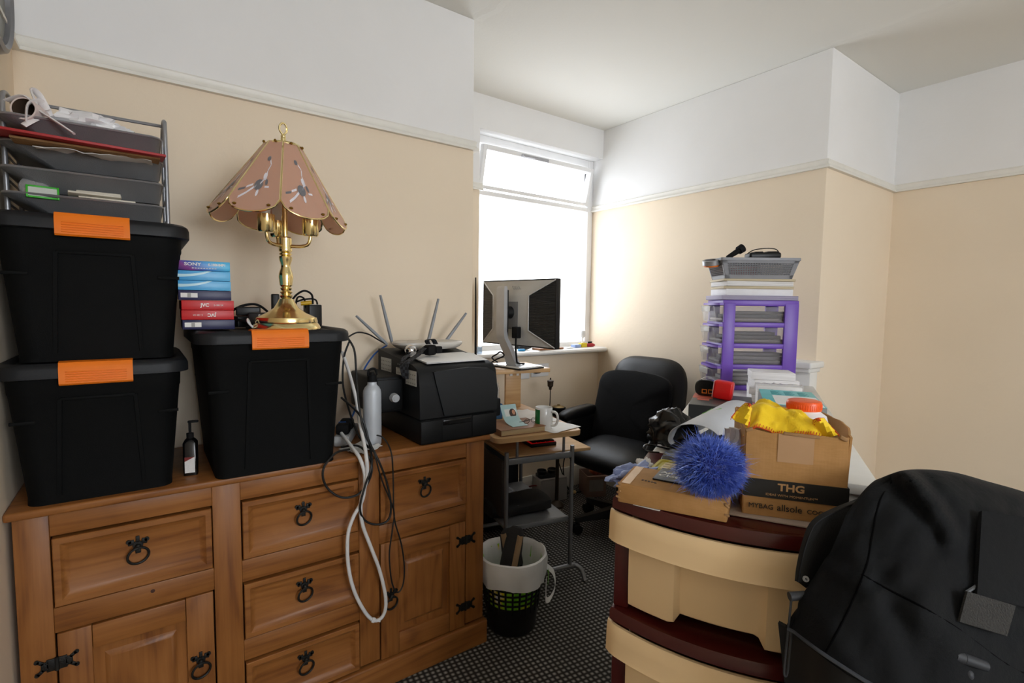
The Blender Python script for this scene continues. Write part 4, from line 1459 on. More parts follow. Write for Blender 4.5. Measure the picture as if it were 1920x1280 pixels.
solo('aerial_rod', 'tall thin black tapering aerial standing at the end of the sideboard wall', 'aerial', M().cyl((p0.x, p0.y, 0.72), (p1.x, p1.y, p1.z), 0.0085, 0.0028, 14), BLKM, world=True, loc=(p0.x, p0.y, 0.72))
m = M()
pc = Vector((at(899, 655, y=2.60).x, 2.60, 1.0228))
m.cyl(pc + Vector((0, 0, -0.02)), pc + Vector((0, 0, 0.02)), 0.016)
solo('clear_jar', 'pale blue clear little jar beside the tall black aerial', 'jar', m, glass('pale_blue_clear', (0.75, 0.85, 0.95), 0.1, 1.45, 0.35, '#b8c8d8'), world=True, loc=pc)

# things on the trolley top
DZ = 0.7255
def onT(u, v, z=DZ):
    return TL @ Vector((u, v, z))


t = Thing('hardback_book', 'thick brown hardback book lying flat under the leaflet on the trolley', 'book', onT(-0.262, 0.075), rz=TRZ + 4)
BRN = mat('brown_cover', '#8a5f3f', 0.5)
m = M()
m.bb((-0.115, -0.085, 0), (0.115, 0.10, 0.0025), 0.001)
m.bb((-0.115, -0.085, 0.0255), (0.115, 0.10, 0.028), 0.001)
m.bb((-0.115, -0.085, 0.0), (-0.112, 0.10, 0.028), 0.001)
t.part('cover', m, BRN)
t.part('pages', M().bb((-0.111, -0.081, 0.0026), (0.110, 0.095, 0.0254), 0.001), stripes('page_edges', '#cdb78e', '#a48a62', 'z', 900))
t = Thing('leaflet', 'open leaflet with a portrait photo, propped on the brown book', 'leaflet', onT(-0.265, 0.10, DZ + 0.0285), rz=TRZ + 6)
G = []
for y, z in ((-0.075, 0.001), (-0.035, 0.003), (-0.005, 0.010), (0.018, 0.028), (0.035, 0.055), (0.045, 0.078)):
    G.append([Vector((x, y, z)) for x in (-0.040, 0.0, 0.042)])
m = M()
m.sheet(G, 0.001)
t.part('sheet', m, mat('pale_teal_print', '#a9c9cb', 0.35))
fT = face_T(Vector((0.006, 0.026, 0.040)), (1, 0, 0), (0, 0.53, 0.85))
t.part('photo', M().box((0, 0, 0.0008), (0.062, 0.060, 0.0008), 0, T=fT), mat('photo_ground', '#d8dbd8', 0.35))
t.part('blue_band', M().box((-0.004, 0.037, 0.0010), (0.078, 0.012, 0.0008), 0, T=fT), mat('navy_band', '#27384f', 0.4))
m = M()
m.ball((0.010, -0.002, 0.0012), 0.019, 14, 8, (0.95, 1.25, 0.02), T=fT)
t.part('printed_hair', m, mat('printed_hair', '#3a2a24', 0.4))
m = M()
m.ball((0.015, 0.003, 0.0018), 0.0095, 14, 8, (0.85, 1.3, 0.02), T=fT)
t.part('printed_face', m, mat('printed_skin', '#c08a6c', 0.4))
t = Thing('mug', 'white mug with a broad green panel, standing on the trolley', 'mug', onT(-0.125, 0.055), rz=0)
m = M()
m.lathe([(0.001, 0), (0.036, 0), (0.039, 0.004), (0.040, 0.012), (0.040, 0.100), (0.0385, 0.102), (0.0365, 0.100), (0.036, 0.014), (0.001, 0.010)], 40)
t.part('cup', m, mat('white_glaze', (0.78, 0.78, 0.77), 0.15))
for a0, a1 in ((150, 205), (-42, -10)):
    m = M()
    G = [[Vector((0.0404 * math.cos(R(a)), 0.0404 * math.sin(R(a)), z)) for a in range(a0, a1 + 1, 5)] for z in (0.010, 0.094)]
    m.sheet(G, 0.0006)
    t.part('green_panel', m, mat('green_glaze', '#1f7a3c', 0.2))
m = M()
m.tube([(0.015, -0.038, 0.085), (0.022, -0.062, 0.082), (0.026, -0.070, 0.055), (0.022, -0.060, 0.026), (0.016, -0.038, 0.020)], 0.006, 10, 6)
t.part('handle', m, mat('white_glaze'))
m = M()
m.sheet(crumple(16, 12, 0.19, 0.15, 0.007, 9, 5), 0.001)
solo('newspaper_sheet', 'white printed sheet lying at the near right corner of the trolley top', 'paper', m, PAPER, loc=onT(-0.06, 0.055, DZ + 0.0006), rz=TRZ + 20)
m = M()
m.sheet(crumple(14, 18, 0.20, 0.30, 0.012, 8, 6), 0.001)
solo('loose_papers', 'loose white papers spread over the trolley top behind the mug', 'paper', m, PAPER, loc=onT(-0.09, 0.30, DZ + 0.0006), rz=TRZ + 8)
t = Thing('spectacles', 'small pair of folded spectacles lying on the book beside the leaflet', 'spectacles', onT(-0.19, 0.06, DZ + 0.031), rz=10)
for s in (-1, 1):
    m = M()
    m.tube([(s * 0.024 + 0.018 * math.cos(a), 0.002, 0.011 + 0.011 * math.sin(a)) for a in [2 * math.pi * i / 14 for i in range(14)]], 0.0012, 6, 2, True)
    t.part('lens_rim', m, BLKS)
    m = M()
    m.tube([(s * 0.043, 0.003, 0.012), (s * 0.044, 0.03, 0.006), (-s * 0.02, 0.034 + 0.004 * s, 0.002)], 0.0012, 6, 4)
    t.part('arm', m, BLKS)
t = Thing('pen_jar', 'clear jar of pens half hidden behind the printer on the trolley', 'jar', onT(-0.215, 0.47), rz=0)
t.part('jar', M().lathe([(0.001, 0), (0.034, 0), (0.036, 0.01), (0.036, 0.13), (0.03, 0.15), (0.03, 0.16), (0.028, 0.16), (0.028, 0.149), (0.034, 0.128), (0.034, 0.012), (0.001, 0.006)], 28), glass('jar_glass', (0.95, 0.96, 0.96), 0.02, 1.5, 0.12))
for k, c in enumerate(('#d2a21a', '#c9c9cc', '#2b2b2d')):
    a = 2.1 * k
    t.part('pen', M().cyl((0.012 * math.cos(a), 0.012 * math.sin(a), 0.008), (0.024 * math.cos(a + 0.6), 0.024 * math.sin(a + 0.6), 0.19), 0.004, n=10), mat('pen_%s' % ('yellow', 'silver', 'dark')[k], c, 0.35))
solo('blue_box', 'small blue and white carton behind the printer on the trolley', 'box', M().bb((-0.03, -0.02, 0), (0.03, 0.02, 0.075), 0.001), mat('blue_carton', '#2f5f8c', 0.5), loc=onT(-0.255, 0.33), rz=TRZ)
t = Thing('keyboard', 'black keyboard with red backlight on the pull-out shelf of the trolley', 'keyboard', onT(-0.075, 0.34, 0.612), rz=TRZ + 90)
t.part('case', M().bb((-0.20, -0.07, 0.0), (0.20, 0.07, 0.018), 0.004), BLK)
m = M()
for i in range(14):
    for j in range(5):
        m.bb((-0.19 + i * 0.0272, -0.062 + j * 0.025, 0.019), (-0.19 + i * 0.0272 + 0.023, -0.062 + j * 0.025 + 0.021, 0.026), 0.002, seg=1)
t.part('keys', m, BLKM)
t.part('backlight', M().bb((-0.198, -0.068, 0.0185), (0.198, 0.068, 0.0195), 0), mat('red_backlight', '#3a0505', 0.5, emit=('#ff1410', 0.15)))
t = Thing('laptop_sleeve', 'soft black padded bag lying on the lower shelf of the trolley', 'bag', onT(-0.20, 0.17, 0.304), rz=TRZ + 3)
m = M()
rr = []
for i, (x, s) in enumerate(((-0.17, 0.5), (-0.165, 0.8), (-0.12, 1.0), (0.0, 0.92), (0.10, 1.0), (0.145, 0.9), (0.155, 0.5))):
    rr.append([Vector((x, 0.09 * s * math.copysign(abs(math.cos(a)) ** 0.5, math.cos(a)) + 0.004 * math.sin(5 * a + i), 0.035 + 0.035 * s * math.copysign(abs(math.sin(a)) ** 0.7, math.sin(a)))) for a in [2 * math.pi * k / 24 for k in range(24)]])
m.loft(rr)
t.part('bag', m, mat('black_neoprene', '#0e0f12', 0.7))
m = M()
m = M()
for k in range(7):
    m.box((-0.115 + k * 0.013, -0.0795, 0.054), (0.008, 0.001, 0.006), 0, rx=-35)
t.part('faded_print', m, mat('faded_grey', '#5b6068', 0.6))
m = M()
m.sheet(crumple(14, 14, 0.20, 0.16, 0.03, 18, 12), 0.001)
solo('clear_plastic_bag', 'crumpled clear plastic bag behind the black bag on the trolley shelf', 'bag', m, glass('clear_film', (0.85, 0.86, 0.88), 0.12, 1.5, 0.25, '#8d9094'), loc=onT(-0.22, 0.40, 0.303), rz=10)
t = Thing('computer_tower', 'dark blue-black computer case standing behind the trolley shelf', 'computer', onT(-0.10, 0.76, 0), rz=TRZ)
t.part('case', M().bb((-0.10, -0.17, 0.012), (0.10, 0.20, 0.545), 0.006), mat('case_blue_black', '#11141c', 0.45))
t.part('rear_plate', M().bb((-0.09, -0.173, 0.03), (0.09, -0.169, 0.53), 0.002), mat('case_dark', '#171a20', 0.5, 0.3))
m = M()
for s in (-1, 1):
    for q in (-0.14, 0.16):
        m.cyl((s * 0.08, q, 0), (s * 0.08, q, 0.013), 0.012)
t.part('feet', m, BLKM)

# things on the floor under the window
t = Thing('white_carton', 'white carton on the carpet under the window, with a black adapter on it', 'box', (2.19, 2.56, 0), rz=-12)
t.part('box', M().bb((-0.10, -0.07, 0), (0.10, 0.07, 0.15), 0.002), mat('dull_white_card', '#a39f9c', 0.7))
t.part('flap', M().box((0.0, -0.069, 0.146), (0.19, 0.003, 0.02), 0.0005, rx=10), mat('dull_white_card'))
t = Thing('charger_base', 'black twin-cup charger lying on the white carton under the window', 'charger', (2.17, 2.56, 0.151), rz=-12)
m = M()
m.bb((-0.07, -0.04, 0), (0.07, 0.04, 0.025), 0.008)
for s in (-1, 1):
    m.lathe([(0.03, 0.02), (0.034, 0.045), (0.030, 0.05), (0.024, 0.03), (0.001, 0.028)], 18, Matrix.Translation((s * 0.04, 0, 0)))
t.part('case', m, BLK)
t = Thing('brown_carton', 'small open cardboard carton on the carpet in the corner by the chair', 'box', (2.50, 2.46, 0), rz=-25)
m = M()
for a, b in (((-0.07, -0.08, 0), (0.07, 0.08, 0.004)), ((-0.07, -0.08, 0), (-0.066, 0.08, 0.15)), ((0.066, -0.08, 0), (0.07, 0.08, 0.15)), ((-0.07, -0.08, 0), (0.07, -0.076, 0.15)), ((-0.07, 0.076, 0), (0.07, 0.08, 0.15))):
    m.bb(a, b, 0.001)
t.part('box', m, mat('worn_pink_card', '#8a6f62', 0.8))
t.part('flap', M().box((0, -0.10, 0.152), (0.14, 0.05, 0.003), 0.001, rx=-12), mat('worn_pink_card'))
t.part('label', M().bb((-0.05, -0.0815, 0.04), (0.05, -0.0800, 0.12), 0), mat('grey_label', '#8f8a84', 0.6))
m = M()
m.ball((2.52, 2.45, 0.165), 0.045, 16, 10, (1.1, 1, 0.8), rough=0.25, seed=3)
solo('clear_orange_packet', 'white and orange packet stuffed into the small brown carton', 'packet', m, mat('orange_white_film', '#b3644a', 0.4, var=0.6, vscale=30), world=True, loc=(2.52, 2.45, 0.13))
m = M()
m.tube([at(985, 915, z=0.06), at(1005, 910, z=0.10), at(1022, 922, z=0.06), at(1032, 945, z=0.004), at(1030, 962, z=0.004)], 0.005, 8)
solo('red_cable', 'red cable arching over the carpet beside the white carton', 'cable', m, mat('dark_red_cable', '#7d1f1f', 0.45), world=True, loc=at(1022, 935, z=0))
m = M()
for pts in (((1042, 905, 0.03), (1040, 885, 0.12), (1052, 880, 0.12), (1062, 900, 0.05), (1050, 930, 0.004)), ((1045, 860, 0.25), (1052, 880, 0.16), (1060, 905, 0.05), (1068, 920, 0.004)),
            ((1060, 850, 0.28), (1056, 880, 0.16), (1062, 912, 0.02)), ((1030, 935, 0.004), (1055, 925, 0.004), (1085, 922, 0.004), (1100, 915, 0.004))):
    m.tube([at(a, b, z=c) for a, b, c in pts], 0.004, 7)
solo('floor_leads', 'tangle of black leads on the carpet under the window', 'cable', m, BLKM, world=True, loc=at(1052, 915, z=0))
m = M()
m.bb((-0.05, -0.02, 0), (0.05, 0.02, 0.03), 0.005)
solo('extension_block', 'cream extension block among the black leads on the carpet', 'power strip', m, mat('cream_block', '#a39a78', 0.5), loc=at(1056, 905, z=0.0) + Vector((0, 0, 0.002)), rz=25)
solo('bead', 'small pale brass bead lying on the carpet near the leads', 'bead', M().ball((0, 0, 0.012), 0.014, 14, 8, (1, 1, 0.85)), mat('pale_brass', '#d2b47a', 0.35, 0.4), loc=at(1077, 925, z=0))
# dark instrument on a post by the window wall
px_ = at(1047, 772, y=2.42)
t = Thing('brass_instrument', 'dark instrument with a round brass-topped drum and side knobs, under the window behind the mug', 'instrument', (px_.x, px_.y, 0), world=True)
DK = mat('dark_bronze', '#3d3126', 0.45, 0.4)
X = Matrix.Translation((px_.x, px_.y, 0))
zz = px_.z
t.part('base', M().lathe([(0.001, 0), (0.05, 0), (0.05, 0.012), (0.03, 0.03), (0.012, 0.04), (0.012, zz - 0.06)], 24, X), DK)
t.part('drum', M().lathe([(0.001, zz - 0.02), (0.044, zz - 0.02), (0.046, zz), (0.046, zz + 0.03), (0.040, zz + 0.034)], 28, X), BLKM)
t.part('body', M().lathe([(0.030, zz - 0.11), (0.033, zz - 0.10), (0.033, zz - 0.02), (0.001, zz - 0.02)], 24, X), mat('plum_body', '#5b3b38', 0.5))
t.part('brass_top', M().lathe([(0.040, zz + 0.034), (0.030, zz + 0.040), (0.010, zz + 0.042), (0.008, zz + 0.05), (0.001, zz + 0.05)], 28, X), mat('aged_brass', '#8a7347', 0.35, 0.6))
m = M()
for dz, L_ in ((-0.005, 0.10), (-0.05, 0.065)):
    a = Vector((px_.x, px_.y, zz + dz))
    m.cyl(a + Vector((0.02, -0.015, 0)), a + Vector((L_, -0.06, 0)), 0.005)
    m.ball(a + Vector((L_, -0.06, 0)), 0.014, 10, 7, (1, 1, 0.9))
t.part('side_knob', m, BLKM)
pv = at(1032, 720, y=2.42)
X = Matrix.Translation((pv.x, pv.y, pv.z))
m = M()
m.lathe([(0.003, -0.12), (0.003, -0.035), (0.008, -0.035), (0.010, -0.02), (0.018, -0.012), (0.019, 0.012), (0.021, 0.022), (0.012, 0.026), (0.004, 0.03), (0.005, 0.038), (0.001, 0.042)], 20, X)
m.tube([(pv.x, pv.y, pv.z - 0.115), (pv.x, pv.y, px_.z + 0.01), (px_.x - 0.035, px_.y, px_.z + 0.005)], 0.003, 8, 4)
t.part('finial_rod', m, DK)

# things on the window board
SZ = 1.0025
def onS(px, py):
    p = at(px, py, z=SZ)
    return Vector((max(1.3, min(2.66, p.x)), max(2.60, min(2.71, p.y)), SZ))


solo('sill_book', 'thin brown book lying on the window ledge just right of the monitor', 'book', M().bb((-0.12, -0.04, 0), (0.10, 0.04, 0.012), 0.002), mat('tan_cover', '#9a6a48', 0.5), loc=(2.22, 2.62, SZ), rz=4)
solo('sill_cards', 'two small white cards on the near edge of the window ledge', 'card', M().box((0, 0, 0.003), (0.06, 0.03, 0.002), 0, rz=8).box((0.02, 0.005, 0.006), (0.05, 0.03, 0.002), 0, rz=-10), PAPER, loc=(2.38, 2.60, SZ))
solo('blue_tin', 'small pale blue carton on the window ledge, left of the yellow one', 'box', M().bb((-0.035, -0.02, 0), (0.035, 0.02, 0.022), 0.003), mat('pale_blue', '#8fa6d8', 0.4), loc=(2.485, 2.64, SZ), rz=10)
solo('yellow_tin', 'small yellow carton on the window ledge', 'box', M().bb((-0.028, -0.018, 0), (0.028, 0.018, 0.030), 0.003), mat('yellow_card', '#d8c020', 0.45), loc=(2.555, 2.645, SZ), rz=5)
solo('red_pouch', 'small red pouch at the right end of the window ledge', 'pouch', M().ball((0, 0, 0.012), 0.042, 14, 8, (1.1, 0.5, 0.36), rough=0.1), mat('red_cloth', '#a8202c', 0.6), loc=(2.63, 2.645, SZ))
solo('black_clip', 'black clip lying on the red pouch on the window ledge', 'clip', M().box((0, 0, 0.006), (0.05, 0.014, 0.012), 0.003, rz=20), BLKM, loc=(2.63, 2.648, SZ + 0.026))
solo('blue_eraser', 'small bright blue block behind the monitor foot on the window ledge', 'block', M().bb((-0.022, -0.012, 0), (0.022, 0.012, 0.014), 0.003), mat('bright_blue', '#2f8fc4', 0.4), loc=(1.97, 2.60, SZ), rz=-8)
solo('glasses_case', 'black glasses case behind the monitor on the window ledge', 'case', M().ball((0, 0, 0.022), 0.06, 18, 10, (1.2, 0.45, 0.36)), BLKS, loc=(2.03, 2.655, SZ), rz=5)
m = M()
m.lathe([(0.001, 0), (0.028, 0), (0.028, 0.004), (0.006, 0.008), (0.005, 0.06), (0.022, 0.075), (0.027, 0.095), (0.022, 0.115), (0.001, 0.12)], 24)
solo('white_ornament', 'small white round-headed ornament at the right end of the window ledge', 'ornament', m, WHT, loc=(2.60, 2.695, SZ))

# ------------------------------------------------------------------ waste bin
BX, BY = 1.185, 1.605
B = Thing('waste_bin', 'round black mesh waste bin with a white liner, beside the sideboard', 'bin', (BX, BY, 0))
rz_ = lambda z: 0.098 + (0.128 - 0.098) * z / 0.30
m = M()
nn = 26
m.lathe([(0.001, 0.003), (0.094, 0.0), (0.098, 0.006), (rz_(0.115), 0.115), (rz_(0.115) - 0.003, 0.115), (0.094, 0.01), (0.001, 0.008)], nn)
for k in range(nn):
    a = 2 * math.pi * k / nn
    c, s = math.cos(a), math.sin(a)
    p0_, p1_ = Vector((c * rz_(0.095), s * rz_(0.095), 0.095)), Vector((c * rz_(0.29), s * rz_(0.29), 0.29))
    m.tube([p0_, p1_], 0.0042, 6, 1, smooth=False)
for z in [0.115 + 0.020 * i for i in range(7)] + [0.285]:
    m.lathe([(rz_(z) - 0.003, z - 0.003), (rz_(z) + 0.001, z - 0.003), (rz_(z) + 0.001, z + 0.003), (rz_(z) - 0.003, z + 0.003)], nn)
B.part('basket', m, mat('bin_black', '#0d0d0d', 0.4))
def lime_print():
    k = N('lime_bag_print')
    n = k.noise(k.coords(), 16, 3)
    k.base(k.ramp(n, [(0.40, '#6cc41e'), (0.50, '#93dd34'), (0.58, '#f0dc2a'), (0.68, '#ffffff')]))
    k.b.inputs['Roughness'].default_value = 0.4
    return k.m
m = M()
m.lathe([(0.001, 0.014), (0.088, 0.015), (rz_(0.10) - 0.009, 0.10), (rz_(0.285) - 0.008, 0.285)], 40)
B.part('inner_bag', m, lime_print())
LIN = mat('liner_white', (0.78, 0.79, 0.79), 0.45, var=0.04)
m = M()
rings = []
N_ = 64
def ruff(i, z, r, k):
    a = 2 * math.pi * i / N_
    w_ = 0.006 * noise.noise(Vector((math.cos(a) * 3, math.sin(a) * 3, z * 22))) + 0.004 * noise.noise(Vector((math.cos(a) * 8, math.sin(a) * 8, z * 40)))
    return Vector(((r + w_ * k) * math.cos(a), (r + w_ * k) * math.sin(a), z + 0.012 * k * noise.noise(Vector((math.cos(a) * 2 + 4, math.sin(a) * 2, 1)))))
for z, r, k in ((0.19, 0.104, 0.6), (0.24, 0.110, 1), (0.285, 0.117, 1), (0.300, 0.124, 0.5), (0.308, 0.132, 0.4), (0.304, 0.139, 0.6), (0.285, 0.141, 1), (0.255, 0.139, 1.2), (0.225, 0.136, 1.4), (0.200, 0.131, 1.7)):
    rings.append([ruff(i, z, r, k) for i in range(N_)])
m.loft(rings, False, False)
B.part('liner', m, LIN)
t_dir = Vector((0.80, -0.6, 0)).normalized()
m = M()
base = t_dir * 0.136
sd = Vector((0.6, 0.8, 0)).normalized()
ribbon(m, [base + Vector((0, 0, 0.232)) + sd * 0.03, base * 1.25 + Vector((0, 0, 0.200)) + sd * 0.03, base * 1.30 + Vector((0, 0, 0.15)) + sd * 0.015, base * 1.15 + Vector((0, 0, 0.115)) - sd * 0.01, base * 1.02 + Vector((0, 0, 0.12)) - sd * 0.03, base * 1.0 + Vector((0, 0, 0.17)) - sd * 0.045, base * 1.0 + Vector((0, 0, 0.215)) - sd * 0.05], 0.022, (0.35, 0.3, 0.6), 0.0012)
B.part('liner_handle', m, LIN)
m = M()
ribbon(m, [base * 1.02 + sd * 0.065 + Vector((0, 0, 0.225)), base * 1.10 + sd * 0.03 + Vector((0, 0, 0.205)), base * 1.07 - sd * 0.01 + Vector((0, 0, 0.185))], 0.030, (0, 0, 1), 0.001)
B.part('lime_tag', m, mat('lime_green', '#6fbf1e', 0.45))
# slipper pair dumped in the bin
for k, (dx, dy, rz, lean) in enumerate(((-0.035, -0.012, -12, 10), (0.030, 0.022, 8, -10))):
    t = Thing('slipper', ('dark grey quilted slipper with a tan inside, the taller left one in the bin', 'dark grey slipper with a tan inside, the right one in the bin')[k], 'slipper', (BX + dx, BY + dy, 0.20), rz=rz - 36, group='slippers in the bin', ry=lean)
    m = M()
    H_ = 0.225 - 0.04 * k
    G = []
    rr = []
    for z, w_, d_ in ((0.0, 0.030, 0.016), (0.03, 0.040, 0.020), (0.10, 0.040, 0.018), (0.16, 0.036, 0.016), (H_ - 0.012, 0.030, 0.013), (H_, 0.018, 0.007)):
        rr.append([Vector((w_ * math.copysign(abs(math.cos(a)) ** 0.7, math.cos(a)), d_ * math.sin(a), z)) for a in [2 * math.pi * i / 24 for i in range(24)]])
    m.loft(rr)
    t.part('upper', m, mat('grey_quilt', '#2b2a2b', 0.85, bump=0.5, bscale=180))
    m = M()
    s = 1 if k == 0 else -1
    G = [[Vector((s * (0.012 + 0.020 * u), -0.024 - 0.006 * math.sin(math.pi * u), z)) for u in (0, 0.25, 0.5, 0.75, 1)] for z in (0.06, 0.10, 0.14, 0.18, H_ - 0.02)]
    m.sheet(G, 0.004)
    t.part('lining', m, mat('tan_lining', '#a08465', 0.85))

# ------------------------------------------------------------------ office chair
LEA = mat('black_leather', '#0b0b0c', 0.45, spec=0.35, bump=0.12, bscale=260)
CH = Thing('office_chair', 'black leather swivel office chair with arms, in the corner between trolley and wall', 'chair', (2.235, 1.965, 0), rz=-84)
m = M()
for k in range(5):
    a = R(72 * k + 100)
    c, s = math.cos(a), math.sin(a)
    sd = Vector((-s, c, 0))
    rr = []
    for r_, w_, zb, zt in ((0.03, 0.028, 0.07, 0.135), (0.14, 0.024, 0.075, 0.115), (0.27, 0.018, 0.068, 0.095), (0.285, 0.012, 0.07, 0.09)):
        p = Vector((c * r_, s * r_, 0))
        rr.append([p - sd * w_ + Vector((0, 0, zb)), p + sd * w_ + Vector((0, 0, zb)), p + sd * w_ * 0.8 + Vector((0, 0, zt)), p - sd * w_ * 0.8 + Vector((0, 0, zt))])
    mm_ = M().loft(rr)
    CH.part('base_arm', mm_, BLK)
    mc = M()
    p = Vector((c * 0.275, s * 0.275, 0))
    for q in (-1, 1):
        mc.cyl(p + sd * q * 0.008 + Vector((0, 0, 0.027)), p + sd * q * 0.026 + Vector((0, 0, 0.027)), 0.027, n=20)
    mc.cyl(p + Vector((0, 0, 0.03)), p + Vector((0, 0, 0.075)), 0.009)
    mc.box(p + Vector((0, 0, 0.045)), (0.03, 0.03, 0.022), 0.006)
    CH.part('caster', mc, BLKM)
CH.part('gas_column', M().cyl((0, 0, 0.10), (0, 0, 0.26), 0.030).cyl((0, 0, 0.26), (0, 0, 0.37), 0.018), BLK)
CH.part('tilt_plate', M().bb((-0.11, -0.12, 0.345), (0.11, 0.13, 0.385), 0.01), BLK)


def cushion(m, w, d, h, T, n=28, sq=0.45, bulge=0.25, seed=0):
    rr = []
    for k in range(11):
        ph = -math.pi / 2 + math.pi * k / 10
        z = math.sin(ph)
        s = math.cos(ph) ** 0.42 if 0 < k < 10 else 0.35
        row = []
        for i in range(n * 2):
            a = math.pi * i / n
            x = math.copysign(abs(math.cos(a)) ** sq, math.cos(a)) * w / 2 * s
            y = math.copysign(abs(math.sin(a)) ** sq, math.sin(a)) * d / 2 * s
            f = 1 + bulge * (1 - (2 * x / w) ** 2) * (1 - (2 * y / d) ** 2)
            wr = 0.05 * noise.noise(Vector((x * 14 + seed, y * 14, z * 2)))
            row.append(Vector((x, y, z * h / 2 * (f + wr))))
        rr.append(row)
    m.loft(rr, T=T)
    return m


m = M()
cushion(m, 0.52, 0.52, 0.13, Matrix.Translation((0, 0.0, 0.445)) @ rot(4, 0, 0), seed=2)
CH.part('seat', m, LEA)
BT = Matrix.Translation((-0.045, 0.29, 0.69)) @ rot(80, 0, 0)
m = M()
cushion(m, 0.53, 0.60, 0.12, BT, sq=0.5, bulge=0.3, seed=5)
CH.part('backrest', m, LEA)
for s in (-1, 1):
    m = M()
    m.tube([(s * 0.29, -0.20, 0.43), (s * 0.31, -0.225, 0.52), (s * 0.31, -0.20, 0.595), (s * 0.31, -0.10, 0.613), (s * 0.31, 0.05, 0.620), (s * 0.30, 0.17, 0.613), (s * 0.285, 0.24, 0.57)], lambda q: 0.018, 10, 6, flat=0.8)
    ar = CH.part('arm', m, BLK)
    m = M()
    cushion(m, 0.085, 0.33, 0.065, Matrix.Translation((s * 0.31, -0.03, 0.640)) @ rot(3, 0, 0), seed=s, bulge=0.2)
    CH.part('arm_pad', m, LEA, ar)
    m = M()
    cushion(m, 0.06, 0.36, 0.20, Matrix.Translation((s * 0.295, -0.02, 0.525)), seed=s + 3, bulge=0.1)
    CH.part('arm_side', m, LEA, ar)
CH.part('back_bracket', M().box((0, 0.26, 0.46), (0.09, 0.025, 0.20), 0.006, rx=-25), BLK)
m = M()
T = CH.mw @ Matrix.Translation((-0.055, 0.135, 0.668)) @ rot(74, 0, 0)
rr = []
for k, (f, zz) in enumerate(((0.90, -0.030), (1.0, -0.018), (1.02, 0.0), (1.0, 0.018), (0.90, 0.034), (0.6, 0.044), (0.2, 0.047))):
    row = []
    for i in range(60):
        a = 2 * math.pi * i / 60
        cx_, sx_ = math.cos(a), math.sin(a)
        e = 0.30
        x = math.copysign(abs(cx_) ** e, cx_) * 0.255 * f
        y = math.copysign(abs(sx_) ** e, sx_) * 0.215 * f
        y += 0.030 * (1 - (x / 0.255) ** 2) * (1 if sx_ > 0 else -1) * f
        x *= 0.90 + 0.10 * (y + 0.2) / 0.4
        row.append(Vector((x, y, zz + 0.010 * noise.noise(Vector((x * 4, y * 16, 3))) + 0.02 * noise.noise(Vector((x * 3, y * 5, 8))))))
    rr.append(row)
m.loft(rr, T=T)
solo('back_cushion', 'black cloth cushion propped against the office chair backrest', 'cushion', m, mat('black_cloth', '#070708', 0.9, sheen=0.03, spec=0.2, bump=0.15, bscale=90), world=True, loc=T.translation)
# ------------------------------------------------------------------ drawer tower and white table, set at an angle on the right
UX, UY, URZ = 0.715, 0.657, -62
UM = Matrix.Translation((UX, UY, 0)) @ rot(0, 0, URZ)
def onU(a, b, z=0.92):
    return UM @ Vector((a, b, z))


def toU(px, py, z):
    return UM.inverted() @ at(px, py, z=z)


MAROON = mat('maroon_plastic', '#4a1512', 0.28, var=0.08, vscale=5, bump=0.03, bscale=300)
BEIGE = mat('beige_plastic', '#ecce9f', 0.36, var=0.03, vscale=5, bump=0.04, bscale=200)
TW, TD = 0.42, 0.36
front = lambda a, o=0.0: 0.025 - 0.0485 * (1 - ((a - 0.21) / 0.21) ** 2) + o
def plan(o, n=18, a0=0.0, a1=TW, back=TD):
    """outline of the tower: curved front, straight back"""
    P = [(a0 + (a1 - a0) * i / n, front(a0 + (a1 - a0) * i / n, o)) for i in range(n + 1)]
    return P + [(a1, back), (a0, back)]


